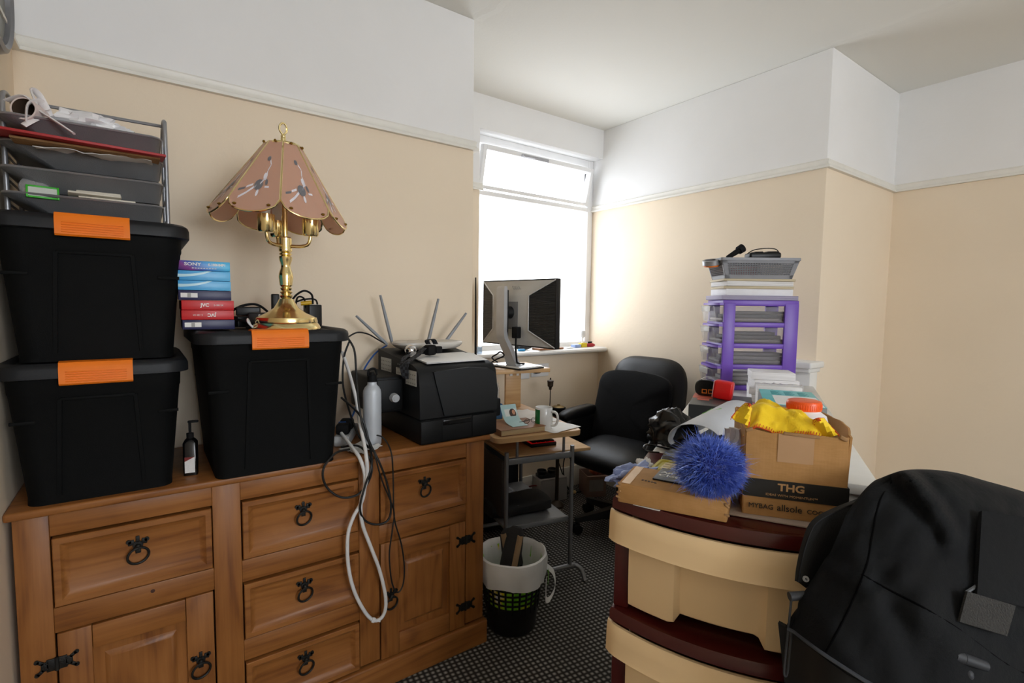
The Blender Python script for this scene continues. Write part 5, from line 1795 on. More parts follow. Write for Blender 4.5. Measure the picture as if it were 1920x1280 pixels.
TWR = Thing('drawer_tower', 'maroon plastic drawer tower with beige bow-fronted drawers, under the clutter on the right', 'drawers', (UX, UY, 0), rz=URZ)
zt0 = 0.928
ring = lambda o, z, s=0.0: [Vector((x + (s if x < 0.02 else (-s if x > TW - 0.02 else 0)), y + o, z)) for x, y in plan(0)]
for k in range(5):
    z1 = zt0 - 0.227 * k
    if k == 4:
        z1 = 0.03
    hgt = 0.027 if k < 4 else 0.03
    m = M()
    m.loft([ring(0.006, z1 - hgt, 0.004), ring(0.0, z1 - hgt + 0.004), ring(0, z1 - 0.005), ring(0.003, z1, 0.003)])
    if k == 0:
        m.loft([ring(0.012, z1 - 0.001, 0.010), ring(0.012, z1 + 0.0004, 0.010)])
    TWR.part('tier_rim', m, MAROON)
for k in range(4):
    za, zb = (zt0 - 0.227 * (k + 1) if k < 3 else 0.03), zt0 - 0.227 * k - 0.027
    m = M()
    m.bb((0.004, 0.034, za), (0.034, TD, zb), 0.004)
    m.bb((TW - 0.034, 0.034, za), (TW - 0.004, TD, zb), 0.004)
    m.bb((0.03, TD - 0.02, za), (TW - 0.03, TD - 0.005, zb), 0.002)
    TWR.part('frame', m, MAROON)
    # drawer: bowed lip and panel sunk between two ribs
    a0, a1 = 0.036, TW - 0.036
    def strip(zv, off, aa0, aa1, n=36):
        return [Vector((aa0 + (aa1 - aa0) * i / n, front(aa0 + (aa1 - aa0) * i / n) + off(aa0 + (aa1 - aa0) * i / n), zv)) for i in range(n + 1)]
    def smooth(x):
        x = max(0, min(1, x))
        return x * x * (3 - 2 * x)
    rec = lambda a: 0.014 * smooth((a - 0.120) / 0.014) * smooth((0.278 - a) / 0.014)
    zl1, zl0 = zb + 0.001, zb - 0.054
    m = M()
    G = [strip(z, (lambda a, o=o: rec(a) + o), a0, a1) for z, o in ((zl0 + 0.004, 0.014), (zl0 - 0.03, 0.014), (za + 0.06, 0.016), (za + 0.016, 0.020), (za + 0.012, 0.026))]
    for i, p in enumerate(G[-1]):
        p.z += 0.016 * rec(p.x) / 0.014
        G[-2][i].z += 0.016 * rec(p.x) / 0.014
    G2 = [row[::-1] for row in G]
    m.sheet(G, 0.004)
    m.bb((a0, 0.04, za + 0.012), (a0 + 0.003, TD - 0.03, zl1 - 0.01), 0.001)
    m.bb((a1 - 0.003, 0.04, za + 0.012), (a1, TD - 0.03, zl1 - 0.01), 0.001)
    m.bb((a0, 0.05, za + 0.012), (a1, TD - 0.03, za + 0.016), 0)
    d = TWR.part('drawer', m, BEIGE)
    m = M()
    b0, b1 = -0.004, TW + 0.004
    sec_ = [(0.002, zl1 - 0.002), (-0.006, zl1 - 0.001), (-0.011, zl1 - 0.006), (-0.015, zl1 - 0.025), (-0.016, zl0 + 0.006), (-0.019, zl0), (-0.014, zl0 - 0.001), (-0.010, zl0 + 0.006), (-0.004, zl1 - 0.012), (0.008, zl1 - 0.016)]
    nn = 40
    rr = [[Vector((b0 + (b1 - b0) * i / nn, front(min(max(b0 + (b1 - b0) * i / nn, 0), TW)) + o + (0.010 if i in (0, nn) else (0.002 if i in (1, nn - 1) else 0)), z)) for o, z in sec_] for i in range(nn + 1)]
    m.loft(rr)
    TWR.part('lip', m, BEIGE, d)

WT = Thing('white_table', 'long white-topped table running from the drawer tower to the mantelpiece', 'table', (*onU(0.25, 1.18, 0).xy, 0), rz=URZ)
m = M()
m.bb((-0.246, -0.815, 0.895), (0.246, 0.75, 0.92), 0.004)
WT.part('top', m, mat('white_laminate', (0.74, 0.73, 0.69), 0.35, var=0.03))
for y in (-0.79, 0.72):
    WT.part('end_panel', M().bb((-0.23, y - 0.012, 0), (0.23, y + 0.012, 0.895), 0.002), mat('white_laminate'))
WT.part('back_panel', M().bb((0.20, -0.77, 0.25), (0.215, 0.70, 0.895), 0.002), mat('white_laminate'))

# ---- on the drawer tower
TZ0 = 0.9292
t = Thing('flat_parcel', 'flat worn cardboard parcel at the front left corner of the drawer tower', 'parcel', onU(0.115, 0.048, TZ0 + 0.001), rz=URZ - 2)
m = M()
m.bb((-0.096, -0.058, 0), (0.096, 0.058, 0.038), 0.003)
t.part('box', m, CARD)
for x, z, r_ in ((-0.0965, 0.010, 20), (-0.0955, 0.020, -30), (-0.0968, 0.030, 10), (-0.094, 0.036, 35), (0.0965, 0.030, 40), (0.0955, 0.034, -10), (0.0968, 0.014, 15)):
    t.part('torn_corner', M().box((x * 0.985, -0.0572, z), (0.009, 0.003, 0.004), 0.001, ry=r_, rz=r_ * 0.4), CARD2)
m = M()
m.bb((-0.090, -0.056, 0.0380), (-0.074, 0.056, 0.0384), 0)
t.part('tape', m, mat('shiny_tape', '#c49a70', 0.12))
m = M()
for i in range(5):
    m.box((-0.058 + 0.006 * i, -0.022 - 0.001 * i, 0.0383), (0.004, 0.006 - 0.001 * (i % 2), 0.0006), 0, rz=10 * i)
t.part('pen_scrawl', m, mat('brown_ink', '#4a3220', 0.7))
solo('paper_slip', 'white paper slip sticking out under the flat parcel', 'paper', M().box((0, 0, 0.0005), (0.05, 0.06, 0.0008), 0), PAPER, loc=onU(0.075, 0.022, TZ0 - 0.0004), rz=URZ - 8)
t = Thing('cloth_card', 'black card sleeve with white lettering lying on the flat parcel', 'card', onU(0.150, 0.066, TZ0 + 0.0395), rz=URZ - 5)
t.part('card', M().bb((-0.075, -0.034, 0), (0.075, 0.040, 0.003), 0.0006), mat('black_card', '#17191b', 0.45))
m = M()
for b_, y in (('An', 0.010), ('Cloth', -0.008)):
    m.text(b_, 0.0165, face_T(Vector((-0.070, y, 0.0033)), (1, 0, 0), (0, 1, 0)), align='LEFT', wide=1.25, depth=0.0003, bold=0.0003)
t.part('lettering', m, INKW)

# fluffy blue ball
bc = at(1331, 874, z=1.022)
FB = Thing('fluffy_ball', 'bright blue fluffy tinsel ball sitting on the flat parcel', 'ball', (bc.x, bc.y, 0.972))
BLU1 = N('tinsel_blue')
BLU1.base(BLU1.ramp(BLU1.noise(BLU1.coords(), 70, 3, 0.7), [(0.3, '#2b42a6'), (0.55, '#5573d0'), (0.8, '#b6c5f5')]))  # blue tinsel, with highlights and shade mixed into the colour by noise
BLU1.b.inputs['Roughness'].default_value = 0.3
BLU1.b.inputs['Specular IOR Level'].default_value = 0.7
FB.part('core', M().ball((0, 0, 0.050), 0.043, 24, 14, (1.08, 1.08, 0.92)), mat('deep_blue', '#14257e', 0.6))
m = M()
rnd = random.Random(11)
for i in range(5200):
    z = rnd.uniform(-0.95, 1)
    a = rnd.uniform(0, 2 * math.pi)
    q = math.sqrt(1 - z * z)
    n_ = Vector((q * math.cos(a) * 1.06, q * math.sin(a) * 1.06, z * 0.92))
    jit = Vector((rnd.gauss(0, 1), rnd.gauss(0, 1), rnd.gauss(0, 1)))
    d_ = (n_ + jit * 0.42 + Vector((0, 0, -0.12))).normalized()
    L_ = rnd.uniform(0.014, 0.027) if i % 25 else rnd.uniform(0.03, 0.045)
    p0 = Vector((0, 0, 0.050)) + n_ * 0.040
    p1 = p0 + d_ * L_ * 0.55
    p2 = p1 + (d_ + Vector((0, 0, -0.25)) + jit * 0.15).normalized() * L_ * 0.5
    if p2.z < 0.001:
        p2.z = 0.001
    if p1.z < 0.001:
        p1.z = 0.002
    s_ = d_.orthogonal().normalized() * 0.00055
    s2 = d_.cross(s_)
    m.add([p0 + s_, p0 - s_ * 0.5 + s2 * 0.87, p0 - s_ * 0.5 - s2 * 0.87, p1 + s_ * 0.8, p1 - s_ * 0.4 + s2 * 0.7, p1 - s_ * 0.4 - s2 * 0.7, p2],
          [[0, 1, 4, 3], [1, 2, 5, 4], [2, 0, 3, 5], [3, 4, 6], [4, 5, 6], [5, 3, 6]])
f_ = FB.part('fibres', m, BLU1.m)
f_['kind'] = 'stuff'

# open cardboard box with printing
FLa, FLb = 0.232, 0.040
BXR = 7.0
BM = Matrix.Translation(onU(FLa, FLb, TZ0 + 0.0050)) @ rot(0, 0, URZ + BXR)
solo('beige_cloth', 'folded beige cloth under the open cardboard box', 'cloth', M().box((0.085, 0.085, 0.002), (0.20, 0.21, 0.0042), 0.002, rz=-6), mat('beige_cloth', '#b7a798', 0.9, bump=0.2, bscale=300), loc=onU(FLa, FLb, TZ0 + 0.0002), rz=URZ + BXR)
TB = Thing('open_box', 'open brown cardboard box with a black printed band, holding the yellow duster', 'box', tuple(BM.translation), rz=URZ + BXR)
bw, bd, bh, th_ = 0.156, 0.205, 0.152, 0.0035
m = M()
m.bb((0, 0, 0), (bw, bd, 0.003), 0.0005)
fl = 0.004
def wall(p, q, top_out, sag):
    """one board from p to q with a slightly bowed, uneven top"""
    p, q = Vector((*p, 0)), Vector((*q, 0))
    G = []
    for j in range(7):
        v = j / 6
        row = []
        for i in range(13):
            u_ = i / 12
            pt_ = p.lerp(q, u_) + Vector((*top_out, 0)) * v * v * math.sin(math.pi * min(max(u_, 0.06), 0.94)) 
            zz_ = bh * v + (sag(u_) if j == 6 else 0)
            row.append(pt_ + Vector((0, 0, zz_)))
        G.append(row)
    m.sheet(G, th_)
wall((0, 0), (bw, 0), (0, -0.004), lambda u: -0.003 * math.sin(u * 3.1) + 0.0015 * math.sin(u * 19))
wall((bw, 0), (bw, bd), (0.020, 0), lambda u: 0.004 * u + 0.001 * math.sin(u * 23))
wall((bw, bd), (0, bd), (0, 0.006), lambda u: 0.002 * math.sin(u * 7))
wall((0, bd), (0, 0), (-0.003, 0), lambda u: 0.001 * math.sin(u * 11))
TB.part('box', m, CARD)
TB.part('black_band', M().bb((-0.0015, -0.0042, 0.034), (bw + 0.0025, -0.0022, 0.066), 0).bb((bw + 0.0025, -0.0042, 0.034), (bw + 0.0046, bd, 0.066), 0), mat('band_black', '#15130f', 0.6))
BF = lambda x, z: face_T(Vector((x, -0.0046, z)), (1, 0, 0), (0, 0, 1))
m = M()
m.text('THG', 0.0175, BF(0.074, 0.0545), wide=1.15, bold=0.0005)
m.text('IDEAS WITH MOMENTUM\u2122', 0.0056, BF(0.075, 0.0405), wide=1.15)
TB.part('band_lettering', m, mat('tan_print', '#b48a5a', 0.6))
m = M()
m.text('MYBAG', 0.0120, BF(0.028, 0.0175), wide=1.0)
m.text('allsole', 0.0165, BF(0.073, 0.0185), wide=0.95)
m.text('COGGLES', 0.0105, BF(0.124, 0.0175), wide=1.05)
TB.part('lettering', m, INKB)
m = M()
m.sheet([[Vector((x, -0.0023 - 0.004 * (z / bh) ** 2 * math.sin(math.pi * x / bw) - (0.0003 if z > 0.1 else 0), z)) for x in [0.050 + 0.0055 * i for i in range(11)]] for z in (0.100, 0.115, 0.130, 0.142, 0.1495)], 0.0006)
TB.part('tape', m, mat('clear_tape', '#b48f6a', 0.2, var=0.05))
TB.part('torn_edge', M().box((0.085, -0.0055, 0.150), (0.055, 0.006, 0.005), 0.001, ry=2), CARD2)
TB.part('torn_edge', M().box((0.148, -0.002, 0.150), (0.012, 0.008, 0.006), 0.001, ry=25), CARD2)
TB.part('torn_edge', M().box((0.004, -0.001, 0.152), (0.012, 0.008, 0.005), 0.001, ry=-20), CARD2)

# duster heaped in the box: draped sheet over a lumpy heap, stitched orange edge
YEL = mat('duster_yellow', '#f6d01c', 0.85, sheen=0.1, bump=0.2, bscale=350)
OST = mat('orange_stitch', '#c8480f', 0.7)
DU = Thing('yellow_duster', 'yellow duster with orange stitched edges heaped in the open cardboard box', 'cloth', tuple(BM @ Vector((0.07, 0.06, bh))), rz=URZ + BXR)
G = []
nx_, ny_ = 34, 26
for j in range(ny_):
    v = j / (ny_ - 1)
    row = []
    for i in range(nx_):
        u_ = i / (nx_ - 1)
        x = -0.074 + 0.132 * u_
        y = -0.040 + 0.085 * v + 0.008 * math.sin(u_ * 5)
        top = 0.036 * math.exp(-((u_ - 0.32) / 0.26) ** 2) + 0.024 * math.exp(-((u_ - 0.75) / 0.24) ** 2)
        sh = math.sin(math.pi * min(1, v * 0.72 + 0.02)) ** 0.8
        z = -0.012 + (top + 0.012) * sh
        pz = Vector((u_ * 5, v * 4, 1.3))
        z += 0.011 * noise.noise(pz) + 0.006 * noise.noise(pz * 2.2) - 0.014 * max(0, abs(u_ - 0.5) - 0.42) * 10 * (1 - v)
        row.append(Vector((x + 0.006 * noise.noise(pz + Vector((4, 0, 0))), y, max(z, -0.02))))
    G.append(row)
m = M()
m.sheet(G, 0.0022)
DU.part('cloth', m, YEL)
m = M()
edge = [p + Vector((0, -0.002, 0.001)) for p in G[0]]
m.tube(edge, 0.0013, 6, 2)
for i in range(1, len(edge) - 1):
    m.tube([edge[i], edge[i] + Vector((0.002, 0.002, 0.006))], 0.0007, 5, 1)
DU.part('stitching', m, OST)
for (cx_, cy_, cz_, w_, h_, r_) in ((-0.072, -0.034, 0.022, 0.030, 0.036, 30), (0.052, -0.040, 0.008, 0.034, 0.034, -20)):
    m = M()
    G2 = [[Vector((w_ * (u_ - 0.5) * (1 - 0.5 * v), 0.010 * math.sin(u_ * 5 + v * 3), h_ * (v - 0.5))) for u_ in (0, 0.2, 0.4, 0.6, 0.8, 1)] for v in (0, 0.25, 0.5, 0.75, 1)]
    X = Matrix.Translation((cx_, cy_, cz_)) @ rot(-20, r_, 0)
    m.sheet(G2, 0.002, T=X)
    fld = DU.part('folded_corner', m, YEL)
    m = M()
    e2 = [row[0] for row in G2] + G2[-1] + [row[-1] for row in G2[::-1]]
    m.tube(e2, 0.0013, 6, 2, T=X)
    for p in catmull(e2, 2):
        m.tube([p, p + Vector((0.0, -0.002, -0.005))], 0.0007, 5, 1, T=X)
    DU.part('corner_stitching', m, OST, fld)
t = Thing('white_tub', 'white plastic tub with a bright orange screw lid, behind the duster in the box', 'tub', tuple(BM @ Vector((0.105, 0.088, 0.006))))
t.part('tub', M().lathe([(0.001, 0), (0.033, 0), (0.037, 0.01), (0.042, 0.11), (0.042, 0.145), (0.037, 0.163), (0.027, 0.170), (0.027, 0.176), (0.001, 0.176)], 36), WHT)
m = M()
m.lathe([(0.001, 0.190), (0.025, 0.190), (0.0275, 0.189), (0.0290, 0.186), (0.0290, 0.174), (0.029, 0.173), (0.001, 0.173)], 48)
for k in range(48):
    a = 2 * math.pi * k / 48
    m.box((0.0290 * math.cos(a), 0.0290 * math.sin(a), 0.180), (0.001, 0.0014, 0.009), 0.0003, rz=math.degrees(a), seg=1)
t.part('lid', m, mat('bright_orange', '#f2590c', 0.35))

# curled mailing bag, with its label inside
A0, A1 = at(1302, 826, z=0.968), at(1386, 784, z=0.982)
ax_ = (A1 - A0).normalized()
sd_ = ax_.cross(Vector((0, 0, 1))).normalized()
up_ = sd_.cross(ax_)
G = []
for j in range(15):
    v = j / 14
    c_ = A0.lerp(A1, v)
    rr_ = 0.056 + 0.009 * v
    row = []
    for i in range(33):
        th = R(-32 + 250 * i / 32)
        k_ = 1.0 + (0.25 * max(0, (i - 25) / 7) ** 2)
        row.append(c_ + sd_ * math.cos(th) * rr_ * 0.98 * k_ + up_ * math.sin(th) * rr_ * 0.80 * (1 if th < R(180) else 0.65) + ax_ * (0.028 * math.cos(th) - 0.012 * math.sin(th)) * (1 - v))
    G.append(row)
ML = Thing('mailing_bag', 'curled white mailing bag with a dark inside, behind the blue fluffy ball', 'mailing bag', (A0.x, A0.y, 0.925), world=True)
m = M()
m.sheet(G, 0.0012)
ML.part('bag', m, mat('mailer_grey_white', '#c3c8d0', 0.4, var=0.03))
m = M()
G3 = [[A0.lerp(A1, v) + sd_ * (-0.045 + 0.085 * u_) + up_ * (-0.030 + 0.030 * (u_ - 0.3) ** 2 + 0.012 * v) for u_ in (0, 0.25, 0.5, 0.75, 1)] for v in (0.02, 0.3, 0.6, 0.9)]
m.sheet(G3, 0.001)
lab_ = ML.part('inner_label', m, mat('label_grey', '#c7c9cc', 0.5))
m = M()
for k in range(11):
    o_ = A0.lerp(A1, 0.18) + sd_ * (-0.020 + 0.0045 * k) + up_ * -0.0275
    m.box(o_, (0.0012 + 0.0008 * (k % 3), 0.030, 0.0006), 0, rz=math.degrees(math.atan2(ax_.y, ax_.x)) - 90)
ML.part('bar_code', m, INKB, lab_)
m = M()
tri = []
for q in range(3):
    v_, i_ = ((0.46, 20), (0.66, 20), (0.60, 16))[q]
    th = R(-32 + 250 * i_ / 32)
    c_ = A0.lerp(A1, v_)
    tri.append(c_ + (sd_ * math.cos(th) * 0.98 + up_ * math.sin(th) * 0.80) * (0.0572 + 0.009 * v_) + ax_ * (0.028 * math.cos(th) - 0.012 * math.sin(th)) * (1 - v_))
m.tube(tri, 0.0014, 6, 1, True, False)
ML.part('green_mark', m, mat('mark_green', '#6fae48', 0.5))

def lump(name, label, cat, c, r, sc, mt, seed, rough=0.35, n=40, rz=0, group=None):
    """crumpled soft thing: a ball pushed about by creases, flattened underneath"""
    m = M()
    prof = 22
    rings = []
    for j in range(prof + 1):
        row = []
        for i in range(n):
            th, ph = 2 * math.pi * i / n, -math.pi / 2 + math.pi * j / prof
            p = Vector((max(math.cos(ph), 0.02) * math.cos(th), max(math.cos(ph), 0.02) * math.sin(th), math.sin(ph)))
            q = p * 1.7 + Vector((seed, seed * 0.7, -seed))
            k_ = 1 + rough * (abs(noise.noise(q)) * 1.6 - 0.4 + 0.5 * abs(noise.noise(q * 2.4)) + 0.25 * noise.noise(q * 5))
            row.append(Vector((p.x * sc[0] * k_, p.y * sc[1] * k_, max(p.z * k_, -0.75) * sc[2])) * r)
        rings.append(row)
    m.loft(rings)
    zmin = min(p.z for p in m.v)
    m.v = [p - Vector((0, 0, zmin)) for p in m.v]
    return solo(name, label, cat, m, mt, loc=c, rz=rz, group=group, angle=60)


BAGB = mat('black_bag_film', '#0c0c0d', 0.26, spec=0.5)
lump('black_plastic_bag', 'crumpled shiny black plastic bag left of the curled mailing bag', 'bag', onU(0.045, 0.46, 0.930), 0.066, (0.75, 1.0, 0.80), BAGB, 4, 0.34)
lump('dark_green_cloth', 'dark green crumpled fabric between the mailing bag and the open box', 'cloth', onU(0.195, 0.22, TZ0), 0.05, (0.5, 0.8, 1.0), mat('dark_green', '#262b25', 0.8), 9, 0.5)
m = M()
G = []
for j in range(16):
    v = j / 15
    G.append([Vector((-0.018 + 0.036 * i / 9 + 0.008 * noise.noise(Vector((i * 0.5, j * 0.4, 2))), 0.02 * noise.noise(Vector((i * 0.4, j * 0.5, 7))), 0.138 * v + 0.01 * noise.noise(Vector((i * 0.3, 0, 1))))) for i in range(10)])
m.sheet(G, 0.002)
solo('white_film_bag', 'crumpled translucent white plastic standing against the left of the open box', 'bag', m, mat('white_film'), loc=onU(0.212, 0.10, TZ0 + 0.006), rz=URZ)
t = Thing('yellow_tin', 'small flat green-yellow tin with a cream lid panel, behind the flat parcel', 'tin', onU(0.100, 0.195, TZ0 + 0.004), rz=URZ - 6)
m = M()
m.loft([rrect(0.105, 0.085, 0.012, 5, z) for z in (0, 0.016)] + [rrect(0.101, 0.081, 0.011, 5, 0.019), rrect(0.090, 0.070, 0.008, 5, 0.019), rrect(0.086, 0.066, 0.007, 5, 0.016)])
t.part('tin', m, mat('green_yellow', '#b3a822', 0.3))
t.part('lid_panel', M().box((0, 0, 0.0165), (0.070, 0.050, 0.001), 0.0004), mat('cream_panel', '#cbb988', 0.45))
m = M()
for k in range(4):
    m.box((-0.015 + 0.01 * (k % 2), 0.012 - 0.009 * k, 0.0172), (0.035 - 0.006 * (k % 2), 0.003, 0.0004), 0)
t.part('print', m, mat('olive_print', '#8a7a4a', 0.5))
lump('blue_gloves', 'crumpled pale blue disposable glove behind the flat parcel, hanging past its left corner', 'glove', onU(0.020, 0.118, TZ0), 0.045, (1.2, 0.55, 0.42), mat('glove_blue', '#8f9fd0', 0.5), 13, 0.6)
lump('blue_glove_end', 'pale blue disposable glove lying between the yellow tin and the black card', 'glove', onU(0.095, 0.128, TZ0), 0.045, (1.0, 0.4, 0.42), mat('glove_blue'), 17, 0.6)
lump('white_tissue', 'small white crumpled tissue left of the yellow tin', 'tissue', onU(0.030, 0.185, TZ0), 0.022, (0.9, 0.9, 0.8), PAPER, 21, 0.5)
m = M()
m.lathe([(0.05, 0), (0.052, 0.004), (0.044, 0.020), (0.020, 0.026), (0.001, 0.027)], 30)
solo('smoky_lid', 'smoky grey plastic dome behind the yellow tin', 'lid', m, mat('smoky_plastic', '#5b5d5e', 0.25), loc=onU(0.095, 0.315, TZ0), rz=0)
m = M()
m.tube([at(1236, 848, z=0.937), at(1216, 846, z=0.940), at(1207, 841, z=0.945), at(1210, 834, z=0.950), at(1222, 834, z=0.950), at(1240, 838, z=0.945), at(1256, 842, z=0.940)], 0.0022, 8)
solo('wire_loop', 'black wire loop jutting out left of the smoky lid', 'wire', m, BLKS, world=True, loc=at(1220, 845, z=0.93))

# ---- on the white table
t = Thing('black_box', 'wide low black box with a coral stripe, on the table behind the mailing bag', 'box', onU(0.135, 0.97, 0.9205), rz=URZ + 2)
t.part('box', M().bb((-0.100, -0.10, 0), (0.100, 0.15, 0.050), 0.002), mat('grey_black_card', '#3c3a38', 0.4))
t.part('front', M().bb((-0.099, -0.1012, 0.001), (0.099, -0.0995, 0.049), 0), mat('black_card'))
t.part('coral_stripe', M().bb((-0.098, 0.04, 0.0498), (-0.03, 0.145, 0.0506), 0).bb((-0.08, 0.0, 0.0498), (-0.040, 0.03, 0.0506), 0), mat('coral', '#c4604a', 0.5))
t = Thing('red_case', 'glossy red plastic case tilted on the black box', 'case', onU(0.135, 1.02, 0.972), rz=URZ - 8, ry=6)
t.part('case', M().bb((-0.032, -0.022, 0), (0.032, 0.022, 0.066), 0.008, seg=3), RED)
t.part('edge', M().bb((-0.0335, -0.019, 0.004), (-0.031, 0.019, 0.062), 0.001), mat('pale_edge', '#d8b8b8', 0.4))
t = Thing('tape_measure', 'black and silver rounded gadget with orange marks, left of the red case', 'gadget', onU(0.075, 1.075, 0.9712), rz=URZ)
m = M()
m.loft([[Vector((x * k_, y, z * k_ + 0.03)) for x, z in [(0.038 * math.copysign(abs(math.cos(a)) ** 0.6, math.cos(a)), 0.030 * math.copysign(abs(math.sin(a)) ** 0.8, math.sin(a))) for a in [2 * math.pi * i / 28 for i in range(28)]]] for y, k_ in ((-0.02, 0.92), (-0.017, 1), (0.017, 1), (0.02, 0.92))])
t.part('case', m, BLKS)
t.part('silver_top', M().lathe([(0.034, -0.012), (0.0345, 0.0), (0.034, 0.012)], 24, Matrix.Translation((0.005, 0, 0.036)) @ rot(90)), SILV)
m = M()
for x in (-0.004, 0.018):
    for a, b in (((x - 0.009, -0.0215, 0.010), (x + 0.009, -0.0200, 0.013)), ((x - 0.009, -0.0215, 0.023), (x + 0.009, -0.0200, 0.026)), ((x - 0.009, -0.0215, 0.013), (x - 0.006, -0.0200, 0.023)), ((x + 0.006, -0.0215, 0.013), (x + 0.009, -0.0200, 0.023))):
        m.bb(a, b, 0)
t.part('orange_marks', m, mat('orange_marks', '#d87a12', 0.4))
t = Thing('teal_box', 'teal-topped flat box with a white label, behind the orange-lidded tub', 'box', onU(0.345, 0.97, 0.9205), rz=URZ + 3)
t.part('box', M().bb((-0.085, -0.15, 0), (0.085, 0.16, 0.082), 0.002), mat('grey_box_side', '#7b7d7b', 0.5))
t.part('top_print', M().bb((-0.084, -0.149, 0.0818), (0.084, 0.159, 0.0832), 0.0003), mat('teal_print', '#63c0c2', 0.4))
m = M()
for i in range(3):
    for j in range(7):
        m.bb((-0.05 + i * 0.042, 0.05 + j * 0.012, 0.0830), (-0.05 + i * 0.042 + 0.030 - 0.006 * ((i + j) % 3), 0.055 + j * 0.012, 0.0836), 0)
t.part('print', m, mat('teal_ink', '#3d8a8e', 0.5))
t.part('label', M().bb((-0.050, -0.145, 0.0832), (0.08, 0.030, 0.0842), 0.0003), PAPER)
for k in range(4):
    m = M()
    m.box((0.004 * (-1) ** k, 0.003 * k, 0), (0.175 - 0.006 * k, 0.13, 0.030), 0.002, rz=3 * (-1) ** k)
    solo('envelope_bundle', ('bundle of white envelopes, lowest of the pile before the purple drawers', 'bundle of white envelopes, second up in the pile before the purple drawers', 'bundle of white envelopes, third up in the pile before the purple drawers', 'bundle of white envelopes, topmost of the pile before the purple drawers')[k],
         'envelopes', m, stripes('envelope_edges', (0.80, 0.79, 0.80), '#a9a7a6', 'z', 700, 0.4), loc=onU(0.300, 1.385, 0.9360 + 0.0305 * k), rz=URZ + 6 + 2 * k, group='envelope bundles on the white table')
t = Thing('wrapped_packet', 'clear-wrapped white packet with a red edge, in front of the envelope pile', 'packet', onU(0.320, 1.235, 0.9205), rz=URZ + 8)
t.part('papers', M().bb((-0.075, -0.03, 0.004), (0.075, 0.03, 0.085), 0.003), mat('packet_white', (0.74, 0.73, 0.72), 0.5))
t.part('red_strip', M().bb((-0.085, -0.034, 0.0), (0.085, 0.032, 0.008), 0.002), mat('dusty_red', '#b0464a', 0.4))
m = M()
G = [[Vector((-0.08 + 0.16 * i / 15, -0.036 + 0.072 * j / 9, 0.092 * math.sin(math.pi * (0.12 + 0.76 * j / 9)) ** 0.4 + 0.006 * noise.noise(Vector((i * 0.9, j * 0.6, 4))))) for i in range(16)] for j in range(10)]
m.sheet(G, 0.0008)
t.part('clear_wrap', m, glass('wrap_film', (0.97, 0.97, 0.98), 0.08, 1.7, 0.12))
solo('red_marker', 'red marker cap standing right of the wrapped packet', 'cap', M().lathe([(0.001, 0), (0.008, 0), (0.008, 0.045), (0.005, 0.055), (0.001, 0.056)], 16), RED, loc=onU(0.428, 1.26, 0.9205))
for k, (a, b, rz) in enumerate(((0.19, 1.28, 12), (0.19, 1.32, -10))):
    solo('white_slip', ('loose white slip lying on the table left of the wrapped packet, the lower one', 'loose white slip left of the wrapped packet, on top of another slip')[k], 'paper', M().box((0, 0, 0.001), (0.07, 0.05, 0.002), 0.0004), PAPER, loc=onU(a, b, 0.9205 + 0.0025 * k), rz=URZ + rz)

# purple drawer tower standing on the white table
PXo = at(1351, 731, z=0.9205)
PW, PDp, PRZ = 0.335, 0.20, -38
PUR = mat('purple_plastic', '#6a43b0', 0.4, var=0.04)
PT = Thing('purple_drawers', 'purple-framed tower of four clear drawers at the far end of the white table', 'drawers', (PXo.x, PXo.y, 0.9205), rz=PRZ)
CLR = glass('clear_drawer', (0.93, 0.93, 0.94), 0.35, 1.2, 0.09, '#cfc8c4')
PH, TI = 0.405, 0.097
for k in range(5):
    z = 0.012 + TI * k
    m = M()
    m.bb((-0.005, 0, z - 0.012), (PW, PDp, z + (0.010 if k < 4 else 0.014)), 0.003)
    # shelf nose pointing towards the drawer fronts
    m.prism([(-0.036, 0.03), (-0.020, 0.0), (0.0, 0.0), (0.0, PDp), (-0.020, PDp), (-0.036, PDp - 0.03)], 0.010, Matrix.Translation((0, 0, z - 0.010)))
    PT.part('shelf', m, PUR)
for x0_, x1_ in ((0.0, 0.052), (PW - 0.062, PW)):
    for y0_, y1_ in ((-0.002, 0.012), (PDp - 0.012, PDp + 0.002)):
        PT.part('post', M().bb((x0_, y0_, 0), (x1_, y1_, PH - 0.005), 0.003), PUR)
contents = [('stack of papers', '#b9b6b0', '#77767a'), ('grey folders', '#7d7c80', '#4b4a4d'), ('dark gadgets', '#3a3735', '#6b6560'), ('dark pouch', '#4b4744', '#8a7f78')]
